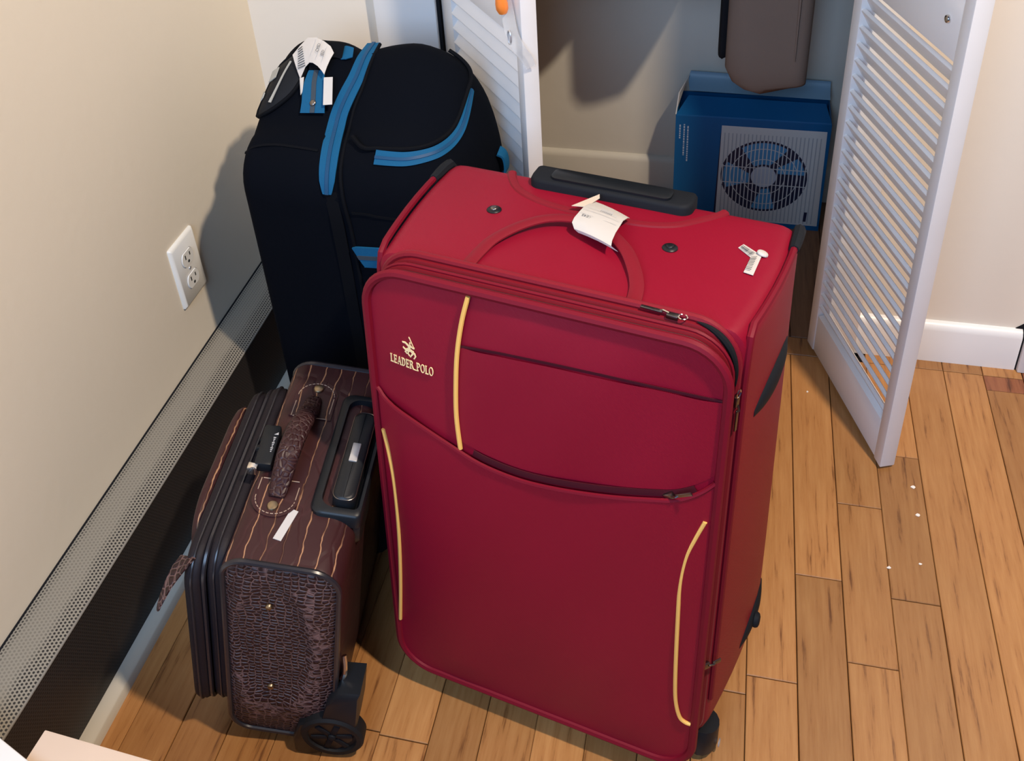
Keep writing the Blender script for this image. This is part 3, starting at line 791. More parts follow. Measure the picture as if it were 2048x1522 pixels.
PC = [(0.1680, 0.0500, 0.6000, -0.1, -0.5, 0.84), (0.1900, 0.0300, 0.5965, -0.13, -0.53, 0.84), (0.2111, 0.0300, 0.5970, -0.13, -0.53, 0.84), (0.2409, 0.0310, 0.5975, 0.14, -0.53, 0.84), (0.2658, 0.0400, 0.5970, 0.32, -0.5, 0.8), (0.2825, 0.0580, 0.5960, 0.43, -0.3, 0.85), (0.2930, 0.0836, 0.5960, 0.5, -0.4, 0.75), (0.2992, 0.1064, 0.6039, 0.6, -0.4, 0.67),
      (0.3014, 0.1281, 0.6139, 0.73, -0.27, 0.62), (0.3020, 0.1562, 0.6237, 0.79, -0.1, 0.59), (0.3005, 0.181, 0.6290, 0.83, 0.06, 0.55), (0.2922, 0.1996, 0.6350, 0.77, 0.21, 0.6), (0.278, 0.2080, 0.6450, 0.59, 0.27, 0.76), (0.2627, 0.2100, 0.655, 0.49, 0.29, 0.82)]
pp, pn = surf(PC, 0.0020)
obj('pocket_piping', MB().tube(smooth_path(pp, 4), 0.0032, 8), M_bagp, bg)
CR = [(0.0093, 0.0379, 0.5688, -0.83, -0.29, 0.47), (0.0265, 0.0362, 0.5815, -0.11, -0.53, 0.84), (0.0565, 0.0379, 0.5862, -0.09, -0.53, 0.84), (0.0947, 0.035, 0.5863, 0.04, -0.53, 0.85), (0.1200, 0.036, 0.5830, 0.1, -0.52, 0.83)]
ribbon(CR, 0.0035, 0.0004, 0.0014, M_bagp, 'top_seam')
ribbon([(0.1750, -0.0068, 0.5154, -0.1, -0.99, 0), (0.1943, -0.0083, 0.5167, -0.08, -1.0, 0), (0.2158, -0.0097, 0.515, -0.03, -1.0, 0), (0.2500, -0.0092, 0.513, 0.03, -1.0, 0)], 0.0035, 0.0004, 0.0014, M_bagp, 'side_seam')
# carry handle: two blue bases and a black strap that stands between them
TN = [(0.0900, 0.1380, 0.6480, 0, -0.50, 0.84), (0.0914, 0.1223, 0.6385, 0.0, -0.58, 0.80), (0.0938, 0.1105, 0.6290, 0, -0.64, 0.76), (0.0956, 0.1004, 0.6200, 0.0, -0.65, 0.76), (0.0967, 0.0890, 0.6085, 0, -0.68, 0.73)]
hn_, hp1, hn1 = ribbon(TN, [0.023, 0.030, 0.034, 0.034, 0.036], 0.0045, 0.0018, M_blue, 'strap_base')
obj('stripe', MB().strip([p + n_ * 0.0018 for p, n_ in zip(hp1, hn1)], 0.0068, hn1, 0.0008), M_bluegrey, hn_, fixn=True, label='grey woven stripe')
obj('snap', MB().disc(Vector((0.0959, 0.0985, 0.6185)) + Vector((0, -0.65, 0.76)) * 0.0068, (0, -0.65, 0.76), 0.0046, 0.0022, 14, dome=1), M_metal, hn_)
hf_, hp2, hn2 = ribbon([(0.1150, 0.1690, 0.6610, 0.05, -0.43, 0.88), (0.1230, 0.1710, 0.6625, 0.05, -0.43, 0.88), (0.1330, 0.1730, 0.6620, 0.05, -0.42, 0.88)], [0.020, 0.024, 0.016], 0.0025, 0.0016, M_blue, 'strap_base')
sp_ = smooth_path([(0.0900, 0.1370, 0.6530), (0.0885, 0.1440, 0.6600), (0.0900, 0.1540, 0.6650), (0.0990, 0.1610, 0.6690), (0.1100, 0.1660, 0.6690), (0.1190, 0.1690, 0.6660)], 4)
obj('carry_handle', MB().strip(sp_, 0.021, [Vector((-0.2, -0.75, 0.65)), ] * len(sp_), 0.004), M_bagp, bg, fixn=True)
# telescopic handle housing on the upper back edge
HPl = [(0.0080, 0.0970, 0.5930, -0.80, -0.25, 0.52), (0.0095, 0.1245, 0.6080, -0.80, -0.25, 0.52), (0.0120, 0.1520, 0.6210, -0.75, -0.25, 0.60), (0.0200, 0.1720, 0.6360, -0.65, -0.25, 0.70), (0.0427, 0.1760, 0.6530, -0.45, -0.35, 0.80), (0.0629, 0.1680, 0.6590, -0.3, -0.45, 0.83),
       (0.0710, 0.1480, 0.6510, -0.21, -0.54, 0.82), (0.0673, 0.1270, 0.6370, -0.2, -0.57, 0.79), (0.0581, 0.1109, 0.6245, -0.2, -0.60, 0.77), (0.0420, 0.0975, 0.6130, -0.25, -0.55, 0.80), (0.0250, 0.0900, 0.6030, -0.4, -0.50, 0.75)]
q1, _n = surf(HPl, -0.002); q2_, _n = surf(HPl, 0.0030)
cen = sum(q2_, Vector()) / len(q2_) + Vector((-0.004, -0.002, 0.010))
q3 = [p.lerp(cen, 0.10) + Vector((-0.001, -0.001, 0.0022)) for p in q2_]
q4 = [p.lerp(cen, 0.55) + Vector((-0.001, -0.001, 0.0022)) for p in q2_]
hsg = obj('handle_housing', MB().loft([q1, q2_, q3, q4, [p.lerp(cen, 0.97) for p in q2_]]), M_grey, bg, angle=0.8, fixn=True)
obj('rim', MB().tube(smooth_path(q2_, 3, True), 0.0030, 8, True), M_bagp, hsg)
gl = [(0.0462, 0.1560, 0.6500, -0.40, -0.42, 0.82), (0.0414, 0.1380, 0.6400, -0.40, -0.43, 0.81), (0.0365, 0.1175, 0.6270, -0.35, -0.46, 0.82), (0.0310, 0.0990, 0.6135, -0.3, -0.49, 0.82)]
ribbon(gl, [0.0034, 0.0030, 0.0036, 0.0050], 0.0062, 0.0012, M_greyline, 'trim_line', parent=hsg, label='pale grey trim line')
def patch(rows, lift, m, name, parent, **kw):
    P_, N_ = surf(rows, lift); a_ = sum(N_, Vector()).normalized()
    return obj(name, MB().prism(P_, a_ * 0.0012), m, parent, smooth=False, fixn=True, **kw)
patch([(0.0150, 0.1400, 0.6215, -0.6, -0.3, 0.72), (0.0140, 0.1600, 0.6290, -0.6, -0.3, 0.72), (0.0275, 0.1560, 0.6390, -0.6, -0.3, 0.72), (0.0285, 0.1380, 0.6320, -0.6, -0.3, 0.72)], 0.0068, M_greyline, 'release_button', hsg, label='worn grey push button')
patch([(0.0105, 0.1150, 0.6060, -0.7, -0.3, 0.62), (0.0105, 0.1300, 0.6130, -0.7, -0.3, 0.62), (0.0150, 0.1230, 0.6150, -0.7, -0.3, 0.62), (0.0140, 0.1170, 0.6105, -0.7, -0.3, 0.62)], 0.0060, M_greyline, 'worn_patch', hsg)
# side strap and bottom loop
sr, srp, srn = ribbon([(0.1760, -0.0068, 0.4430, -0.09, -1.0, 0), (0.1794, -0.0071, 0.4441, -0.09, -1, 0), (0.1917, -0.0081, 0.4455, -0.08, -1.0, 0), (0.2046, -0.0091, 0.4469, -0.07, -1.0, 0), (0.2300, -0.0100, 0.449, -0.02, -1.0, 0), (0.2800, -0.0060, 0.449, 0.10, -1.0, 0)], 0.034, 0.0030, 0.0030, M_blue, 'side_strap')
obj('stripe', MB().strip([p + n_ * 0.0030 for p, n_ in zip(srp, srn)], 0.0066, srn, 0.0008), M_bluegrey, sr, fixn=True, label='grey woven stripe')
obj('front_loop', MB().strip(smooth_path([(0.3405, 0.1560, 0.525), (0.3480, 0.1560, 0.520), (0.3510, 0.1545, 0.508), (0.3500, 0.1530, 0.495), (0.3425, 0.1520, 0.488)], 4), 0.022, (1, 0, 0.05), 0.003), M_blue, bg, fixn=True, label='blue webbing loop on the front')
# casters under the bag
for x in (0.05, 0.25):
    for y in (0.05, 0.19):
        w = obj('caster', MB().box((x - 0.016, y - 0.014, 0.016), (x + 0.016, y + 0.014, 0.040), 0, 0.004), M_blackm, bg)
        obj('wheel', MB().lathe((x, y - 0.010, 0.0165), (0, 1, 0), [(0.008, 0), (0.0160, 0.002), (0.0160, 0.018), (0.008, 0.020)], 18), M_blackm, w)

# ================================================================== BROWN CROC CASE
yaw, tl = RAD(7.273), RAD(9.788)
u0 = Vector((cos(yaw), sin(yaw), 0)); bv = Vector((-sin(yaw), cos(yaw), 0)); zz = Vector((0, 0, 1))
bu = cos(tl) * u0 - sin(tl) * zz; bz = cos(tl) * zz + sin(tl) * u0
bc = thing('brown_suitcase', 'small brown crocodile leather wheeled case standing before the black suitcase', 'suitcase', mw=frame((0.2474, -0.8491, 0.025), bu, bv, bz))
T, WD, H = 0.1295, 0.2998, 0.3499
def bring(b, ins=0.0, low=0.0):
    return [(a, b, c) for a, c in rrect(0.0 + ins, T + 0.004 - ins, 0.006 + ins + low, H - ins, (0.028, 0.024, 0.030, 0.026), 7)]
obj('case_body', MB().loft([bring(0.002, 0.001), bring(0.006), bring(0.05), bring(0.15), bring(0.25), bring(WD - 0.006), bring(WD - 0.001, 0.002)]), M_croct, bc, angle=1.1, fixn=True)
# domed end panel with a pressed oval field, near and far
def endpanel(b0, sgn):
    mb = MB()
    NU, NV = 26, 48
    a0, a1, c0, c1 = 0.004, T, 0.010, H - 0.004
    def fn(u, v):
        a = a0 + (a1 - a0) * u; c = c0 + (c1 - c0) * v
        r = 0.026
        # clip the rectangle to its rounded corners
        da = max(a0 + r - a, a - (a1 - r), 0); dc = max(c0 + r - c, c - (c1 - r), 0)
        m = math.hypot(da, dc)
        if m > r and da > 0 and dc > 0:
            k = r / m
            a += (1 - k) * da * (1 if a < (a0 + a1) / 2 else -1); c += (1 - k) * dc * (1 if c < (c0 + c1) / 2 else -1)
        e = min(u, 1 - u) * 2; f = min(v, 1 - v) * 2 * 2.2
        pil = (1 - (1 - min(1, e * 2.2)) ** 2) * (1 - (1 - min(1, f)) ** 2)
        q = ((a - 0.058) / 0.044) ** 2 + ((c - 0.195) / 0.122) ** 2
        field = 1 / (1 + math.exp((q - 1) * 7))
        rim = math.exp(-((q - 1.12) / 0.22) ** 2)
        return (a, b0 - sgn * (0.0075 * pil - 0.0058 * field + 0.0012 * rim), c)
    return mb.grid(fn, NU, NV)
obj('end_panel', endpanel(0.002, 1), M_crocs, bc, angle=1.3, fixn=False, label='scaly pressed end panel')
obj('end_panel', endpanel(WD - 0.001, -1), M_crocs, bc, angle=1.3)
def outline(ins, b): return [(a, b, c) for a, c in rrect(0.002 + ins, T + 0.002 - ins, 0.008 + ins, H - 0.002 - ins, (0.028, 0.026, 0.032, 0.027), 7)]
obj('piping', MB().tube(outline(0.0, 0.0015), 0.0034, 8, True), M_pipe, bc)
obj('piping', MB().tube(outline(0.0, WD - 0.0015), 0.0042, 8, True), M_pipe, bc)
for cc in (0.279, 0.117):
    obj('rivet', MB().disc((0.0545, -0.0020, cc), (0, -1, 0), 0.0042, 0.0035, 14, dome=1), M_brass, bc)
# zip bands that run round the left part of the case
def slab(a0, a1, b0, b1, c0, c1, r, e):
    rg = []
    for a, ins in ((a0, e), (a0 + e * 0.35, e * 0.3), (a0 + e, 0), (a1 - e, 0), (a1 - e * 0.35, e * 0.3), (a1, e)):
        rg.append([(a, b, c) for b, c in rrect(b0 + ins, b1 - ins, c0 + ins, c1 - ins, r, 6)])
    return rg
obj('zip_band', MB().loft(slab(-0.0215, 0.001, 0.010, 0.288, 0.026, 0.327, 0.036, 0.006)), M_band, bc, angle=1.0, fixn=True)
obj('zip_band', MB().loft(slab(-0.0465, -0.0250, 0.006, 0.284, 0.024, 0.316, 0.036, 0.006)), M_band, bc, angle=1.0, fixn=True)
obj('gusset', MB().loft(slab(-0.0270, -0.0195, 0.014, 0.280, 0.032, 0.310, 0.034, 0.001)), M_dark, bc, fixn=True)
def band_line(a, b0, b1, c0, c1, r): return [(a, b, c) for b, c in rrect(b0, b1, c0, c1, r, 7)]
obj('zip_cord', MB().tube(band_line(-0.0235, 0.0095, 0.285, 0.0275, 0.3215, 0.036), 0.0028, 6, True), M_pipe, bc)
obj('zip_cord', MB().tube(band_line(-0.0115, 0.0100, 0.2885, 0.0255, 0.3280, 0.036), 0.0016, 6, True), M_pipe, bc)
obj('zip_cord', MB().tube(band_line(-0.0365, 0.0055, 0.2845, 0.0235, 0.3170, 0.036), 0.0016, 6, True), M_pipe, bc)
obj('pocket_front', MB().loft(slab(-0.0640, -0.0460, 0.070, 0.272, 0.170, 0.305, 0.045, 0.009)), M_croct, bc, angle=1.0, fixn=True, label='bulging leather front pocket')
# torn leather corner sticking out
fl_ = [(-0.0450, 0.026, 0.303), (-0.051, 0.012, 0.300), (-0.057, -0.002, 0.291), (-0.062, -0.014, 0.277), (-0.064, -0.020, 0.268)]
obj('torn_flap', MB().strip(smooth_path(fl_, 3), [0.030, 0.029, 0.027, 0.025, 0.022, 0.019, 0.016, 0.014, 0.012, 0.010, 0.008, 0.006, 0.003], (-0.7, -0.3, 0.65), 0.0018), M_crocs, bc, label='torn scrap of leather')
# stitched tabs, handle, rivets
def tab(cx_, cb, sgn, L):
    r = 0.0265
    pts = [(cx_ - r, cb + sgn * 0)] + [(cx_ + r * cos(pi - pi * i / 14), cb + sgn * (L + r * 0.9 * sin(pi * i / 14))) for i in range(15)] + [(cx_ + r, cb)]
    return pts
for (ca, cb, sg, L) in ((0.0445, 0.205, 1, 0.038), (0.0375, 0.108, -1, 0.026)):
    pts = tab(ca, cb, sg, L)
    tb = obj('handle_tab', MB().prism([(a, b, H - 0.0004) for a, b in (pts if sg < 0 else pts[::-1])], (0, 0, 0.0020)), M_croct, bc, smooth=False)
    st_ = MB()
    ins = [(ca + (a - ca) * 0.86, cb + (b - cb) * 0.92) for a, b in pts]
    P_ = smooth_path([(a, b, H + 0.0018) for a, b in ins], 3)
    for i in range(0, len(P_) - 1):
        if i % 3 != 2:
            st_.tube([P_[i], P_[i + 1]], 0.00055, 5)
    st_.tube([(ca - 0.021, cb, H + 0.0018), (ca + 0.021, cb + 0.001, H + 0.0018)], 0.0006, 5)
    obj('stitching', st_, M_thread, tb, smooth=False)
    obj('rivet', MB().disc((ca, cb + sg * (L + 0.010), H + 0.0012), (0, 0, 1), 0.0066, 0.0034, 18, dome=1), M_brass, tb)
hp = smooth_path([(0.0435, 0.236, H + 0.002), (0.0440, 0.214, H + 0.009), (0.0450, 0.195, H + 0.022), (0.0440, 0.172, H + 0.030), (0.0420, 0.150, H + 0.031), (0.0405, 0.128, H + 0.027), (0.0395, 0.110, H + 0.017), (0.0385, 0.096, H + 0.007), (0.0380, 0.084, H + 0.002)], 4)
nh = len(hp)
obj('handle', MB().tube(hp, [0.0090 + 0.0050 * sin(pi * i / (nh - 1)) ** 0.6 for i in range(nh)], 12, False, 0, 0.50, up=(0, 0, 1)), M_croch, bc, angle=1.2, fixn=True)
# combination lock
lk = obj('combination_lock', MB().obox((0.0105, 0.1465, H + 0.0065), (0.0205, 0.0015, 0), (-0.004, 0.060, 0), (0, 0, 0.015), 0, 0.0035), M_black, bc)
obj('chrome_end', MB().obox((0.0015, 0.1145, H + 0.0062), (0.0115, 0.0, 0), (0, 0.0085, 0), (0, 0, 0.012), 0, 0.001), M_chrome, lk)
for k in range(3):
    obj('dial', MB().lathe((0.0025 - 0.0010 * k * 0.9 + 0.001, 0.166 - 0.0135 * k, H + 0.0085), (0.1, 1, 0), [(0.004, 0), (0.0048, 0.001), (0.0048, 0.005), (0.004, 0.006)], 14), M_blackm, lk)
lw = MB()
for i in range(9):
    h = 0.0014 + 0.0008 * ((i * 7) % 3)
    lw.obox((0.0165 - 0.0012 * (i / 9), 0.136 + 0.0026 * i, H + 0.0141), (h, 0, 0), (0, 0.0014, 0), (0, 0, 0.0003))
lw.prism([(0.0135, 0.1610, H + 0.0141), (0.0185, 0.1612, H + 0.0141), (0.0180, 0.1650, H + 0.0141), (0.0160, 0.1633, H + 0.0141)], (0, 0, 0.0003))
obj('maker_mark', lw, M_inkp, lk, smooth=False)
# telescopic handle cup along the back edge
obj('handle_cup', MB().loft([[(a, b, z_) for a, b in rrect(0.0795 + q, T + 0.009 - q * 0.5, 0.069 + q, 0.250 - q, (0.014, 0.006, 0.006, 0.014), 5)] for z_, q in ((H - 0.012, 0.0), (H + 0.0045, 0.0), (H + 0.0075, 0.003), (H + 0.0075, 0.010), (H - 0.006, 0.0115))]), M_black, bc, angle=0.9, fixn=True)
obj('cup_skirt', MB().loft([[(T + 0.001, b, c) for b, c in rrect(0.070, 0.250, H - 0.055, H - 0.004, 0.018, 5)], [(T + 0.0085, b, c) for b, c in rrect(0.073, 0.247, H - 0.050, H - 0.002, 0.018, 5)]]), M_black, bc, fixn=True)
gp = obj('grip_bar', MB().loft([[(a, b, z_) for a, b in rrect(0.1015 + q, 0.1290 - q, 0.0815 + q, 0.212 - q, 0.010, 5)] for z_, q in ((H - 0.004, 0.0), (H + 0.015, 0.0), (H + 0.0185, 0.0012), (H + 0.0198, 0.004))]), M_black, bc, angle=0.9, fixn=True)
obj('grip_trim', MB().tube([(a, b, H + 0.0178) for a, b in rrect(0.1022, 0.1283, 0.0822, 0.2113, 0.0095, 5)], 0.0006, 6, True), M_metal, gp)
obj('release_button', MB().box((0.1095, 0.1345, H + 0.0188), (0.1195, 0.1615, H + 0.0215), 0, 0.001), M_silver, gp, label='silver push button')
sk = [(0.0588, 0.0732), (0.0675, 0.0707), (0.0588, 0.0306), (0.0493, 0.0325)]
obj('paper_label', MB().prism([(a, b, H + 0.0002) for a, b in sk[::-1]], (0, 0, 0.0006)), M_paper, bc, smooth=False, label='blank white paper label')
# wheels and their housings
for b0, s_ in ((0.0, 1), (WD, -1)):
    wc = Vector((0.1325, b0 - s_ * 0.0035, 0.0432))
    hs = MB()
    pr = [(0.0905, 0.058), (0.118, 0.074), (0.124, 0.112), (0.138, 0.136), (0.163, 0.139), (0.163, 0.085), (0.160, 0.040), (0.140, 0.012), (0.100, -0.012), (0.086, -0.008), (0.083, 0.022)]
    hs.loft([[(a, b0 + s_ * 0.030, c) for a, c in pr], [(a, b0 - s_ * 0.0085, c) for a, c in pr], [(0.125 + (a - 0.125) * 0.93, b0 - s_ * 0.0125, 0.05 + (c - 0.05) * 0.93) for a, c in pr]])
    hg = obj('wheel_housing', hs, M_black, bc, angle=0.8, fixn=True)
    wl = MB().lathe(wc - Vector((0, s_ * 0.012, 0)), (0, s_, 0), [(0.006, 0.004), (0.022, 0.0035), (0.029, 0.0045), (0.0310, 0.0005), (0.0365, 0.0), (0.0395, 0.003), (0.0395, 0.019), (0.0365, 0.022), (0.006, 0.022)], 36)
    wo = obj('wheel', wl, M_blackm, bc, angle=0.6, fixn=True)
    spk = MB()
    for k in range(6):
        t_ = 2 * pi * k / 6 + 0.3
        spk.obox(wc + Vector((0.0165 * cos(t_), -s_ * 0.0090, 0.0165 * sin(t_))), Vector((cos(t_), 0, sin(t_))) * 0.020, Vector((0, 0.0028, 0)), Vector((-sin(t_), 0, cos(t_))) * 0.0075, 0, 0.001)
    obj('spokes', spk, M_grey, wo)
    obj('hub', MB().disc(wc - Vector((0, s_ * 0.008, 0)), (0, -s_, 0), 0.0052, 0.0045, 16, dome=1), M_grey, wo)
obj('side_clasp', MB().tube(smooth_path([(0.1365, 0.020, 0.166), (0.1395, 0.014, 0.156), (0.1400, 0.010, 0.145), (0.1370, 0.010, 0.134)], 4), 0.0032, 8), M_chrome, bc, label='small chrome clasp')
for b0 in (0.05, 0.24):
    obj('foot', MB().disc((0.012, b0, 0.008), (-sin(tl) * 0, 0, -1), 0.010, 0.029, 14), M_blackm, bc)

# ================================================================== RED SUITCASE
ru = Vector((0.9837, -0.1796, 0.0)); rv = Vector((0.1789, 0.9796, -0.0920)); rz = Vector((0.0165, 0.0905, 0.9958))
rc_ = thing('red_suitcase', 'large red nylon suitcase with yellow piping, nearest the camera', 'suitcase', mw=frame((0.6271, -0.7691, 0.0), ru, rv, rz))
HW = 0.1903                       # half width of the front frame
C0, C1 = 0.0435, 0.6560           # bottom and top of the front frame
HT = 0.6513
D = 0.2545
def halfw(b, c):
    k = min(1, max(0, (b - 0.040) / 0.17))
    w = 0.1965 + 0.0185 * (1 - (1 - k) ** 1.8)
    return w + 0.0085 * (0.25 + 0.75 * k) * max(0, min(1, (0.60 - c) / 0.45))
def redring(b, ins=0.0, r=0.022):
    out = []
    for a, c in rrect(-1, 1, 0, 1, 0.0001, 1)[:0]: pass
    w = 1.0
    base = rrect(-0.215 + ins, 0.215 - ins, 0.046 + ins, HT - ins, (0.035, 0.035, r, r), 7)
    # subdivide the long sides so the taper can follow
    pts = []
    n = len(base)
    for i in range(n):
        p, q = Vector(base[i]), Vector(base[(i + 1) % n])
        m = max(1, int((q - p).length / 0.05))
        for k in range(m): pts.append(p.lerp(q, k / m))
    for p in pts:
        a, c = p
        hw = halfw(b, c)
        top = 0.004 * cos(min(1, abs(a) / 0.2) * pi / 2) * (1 if c > HT - 0.01 else 0) * sin(pi * min(1, max(0, b / D)))
        out.append((a / 0.215 * hw, b, c + top))
    return out
bs = [(0.040, 0.005), (0.042, 0.001), (0.050, 0), (0.07, 0), (0.09, 0), (0.12, 0), (0.15, 0), (0.18, 0), (0.21, 0), (0.235, 0), (0.246, 0.001), (0.252, 0.004), (0.2545, 0.010)]
obj('case_body', MB().loft([redring(b, i) for b, i in bs]), M_red, rc_, angle=0.9, fixn=True)
# gusset with zips between the front pocket section and the body
def frontring(b, ins): return [(a, b, c) for a, c in rrect(-HW + ins, HW - ins, C0 + ins, C1 - ins, 0.045 - ins * 0.5, 9)]
prof = [(0.002, 0.004), (0.006, 0.0008), (0.0115, 0.0010), (0.0135, 0.0045), (0.0160, 0.0045), (0.0180, 0.0010), (0.0250, 0.0005), (0.0270, 0.0050), (0.0300, 0.0050), (0.0320, 0.0012), (0.0405, 0.0010), (0.044, 0.006)]
obj('gusset', MB().loft([frontring(b, i) for b, i in prof]), M_redz, rc_, angle=0.5, fixn=True)
for b in (0.0147, 0.0285):
    obj('zip_teeth', MB().tube(frontring(b, 0.0040), 0.0014, 6, True), M_teeth, rc_)
obj('frame_piping', MB().tube(frontring(0.001, -0.0005), 0.0052, 8, True), M_redp, rc_)
obj('frame_piping', MB().tube(frontring(0.0215, 0.0005), 0.0024, 6, True), M_redp, rc_)
obj('body_welt', MB().tube([(a, b, c) for a, b, c in frontring(0.0395, -0.0012)], 0.0042, 8, True), M_redd, rc_)
# front panel, slightly pillowed; the pockets lie on it
def bulge(a, c):
    x = abs(a) / (HW - 0.004); y = abs(c - (C0 + C1) / 2) / ((C1 - C0) / 2 - 0.004)
    return 0.018 * max(0, 1 - x ** 3.2) * max(0, 1 - y ** 2.4)
def clipr(a, c, ins=0.003):
    x0, x1, y0, y1, r = -HW + ins, HW - ins, C0 + ins, C1 - ins, 0.043
    a = min(max(a, x0), x1); c = min(max(c, y0), y1)
    da = max(x0 + r - a, a - (x1 - r), 0); dc = max(y0 + r - c, c - (y1 - r), 0)
    m = math.hypot(da, dc)
    if da > 0 and dc > 0 and m > r:
        k = 1 - r / m
        a += k * da * (1 if a < 0 else -1); c += k * dc * (1 if c < 0.35 else -1)
    return a, c
SOFT = lambda a, c: 0.0016 * sin(a * 26 + 1.0) * sin(c * 17 + 0.6) + 0.0009 * sin(a * 55 - c * 31)
def panel(fn_ac, nu, nv, lift):
    def fn(u, v):
        a, c = fn_ac(u, v); a, c = clipr(a, c)
        return (a, 0.0015 - bulge(a, c) - (lift(u, v, a, c) if callable(lift) else lift) + 0.6 * SOFT(a, c) * min(1, bulge(a, c) / 0.004), c)
    return MB().grid(fn, nu, nv)
obj('front_panel', panel(lambda u, v: (-HW + 2 * HW * u, C0 + (C1 - C0) * v), 40, 60, 0), M_red, rc_, angle=1.4)
POCK = [(-0.189, 0.5010), (-0.1832, 0.4968), (-0.1717, 0.4886), (-0.1286, 0.4760), (-0.0914, 0.4640), (-0.056, 0.4520), (-0.0157, 0.4468), (0.0235, 0.4488), (0.0771, 0.4573), (0.1275, 0.4676), (0.1515, 0.4728), (0.1744, 0.4852), (0.189, 0.5000)]
def itp(tab, a):
    if a <= tab[0][0]: return tab[0][1]
    for (x0, y0), (x1, y1) in zip(tab, tab[1:]):
        if a <= x1:
            t_ = (a - x0) / (x1 - x0); return y0 + (y1 - y0) * t_
    return tab[-1][1]
PK = [(p.x, p.y) for p in smooth_path([(a, c, 0) for a, c in POCK], 4)]
SLIT = [(-0.080, 0.5893), (-0.0342, 0.5936), (0.019, 0.5964), (0.07, 0.5983), (0.119, 0.5987), (0.188, 0.5979)]
def pfront(a, c, lift): return (a, 0.0015 - bulge(a, c) - lift, c)
# lower pocket
lp = obj('lower_pocket', panel(lambda u, v: ((-HW + 0.003 + 2 * (HW - 0.003) * u), C0 + (itp(PK, -HW + 2 * HW * u) - C0) * v), 40, 40,
         lambda u, v, a, c: 0.0016 + 0.0044 * max(0, v * 1.25 - 0.25) * min(1, min(u, 1 - u) * 12 + 0.15)), M_red, rc_, angle=1.4)
lipp = [pfront(*clipr(a, c), 0.0016 + 0.0040 * min(1, (min(a + HW, HW - a)) * 30 + 0.1)) for a, c in PK]
obj('pocket_lip', MB().tube(lipp, 0.0024, 6), M_redp, lp)
obj('pocket_zip', MB().strip([pfront(a, c + 0.0062, 0.0012) for a, c in PK if -0.07 < a < 0.170], 0.008, (0, -1, 0), 0.0010), M_teeth, rc_)
# upper right pocket with its slit
up_ = obj('upper_pocket', panel(lambda u, v: ((-0.0825 + (HW - 0.003 + 0.0825) * u), itp(PK, -0.0825 + (HW + 0.0795) * u) + 0.011 + (itp(SLIT, -0.0825 + (HW + 0.0795) * u) - itp(PK, -0.0825 + (HW + 0.0795) * u) - 0.011) * v), 30, 20,
         lambda u, v, a, c: 0.0008 + 0.0030 * v * min(1, min(u, 1 - u) * 10 + 0.2)), M_red, rc_, angle=1.4)
obj('slit_shadow', MB().strip([pfront(a, c + 0.0012, 0.0006) for a, c in SLIT], 0.0032, (0, -1, 0), 0.0006), M_teeth, up_, smooth=False)
# yellow piping
def ypipe(pts, lift, r=0.0023):
    return obj('yellow_piping', MB().tube(smooth_path([pfront(a, c, lift) for a, c in pts], 5), r, 8), M_yel, rc_)
ypipe([(-0.0704, 0.6511), (-0.0766, 0.6227), (-0.0815, 0.5863), (-0.0834, 0.5492), (-0.0836, 0.5044), (-0.0799, 0.4620)], 0.0030, 0.0026)
ypipe([(-0.1835, 0.4415), (-0.1775, 0.4061), (-0.1738, 0.3621), (-0.1742, 0.2891), (-0.1790, 0.2074), (-0.1865, 0.1238)], 0.0034)
ypipe([(0.1815, 0.4470), (0.1734, 0.4218), (0.1664, 0.3943), (0.1629, 0.3532), (0.1638, 0.2916), (0.1660, 0.2093), (0.1685, 0.1658), (0.1740, 0.1387), (0.1805, 0.1305), (0.1868, 0.1290)], 0.0034)

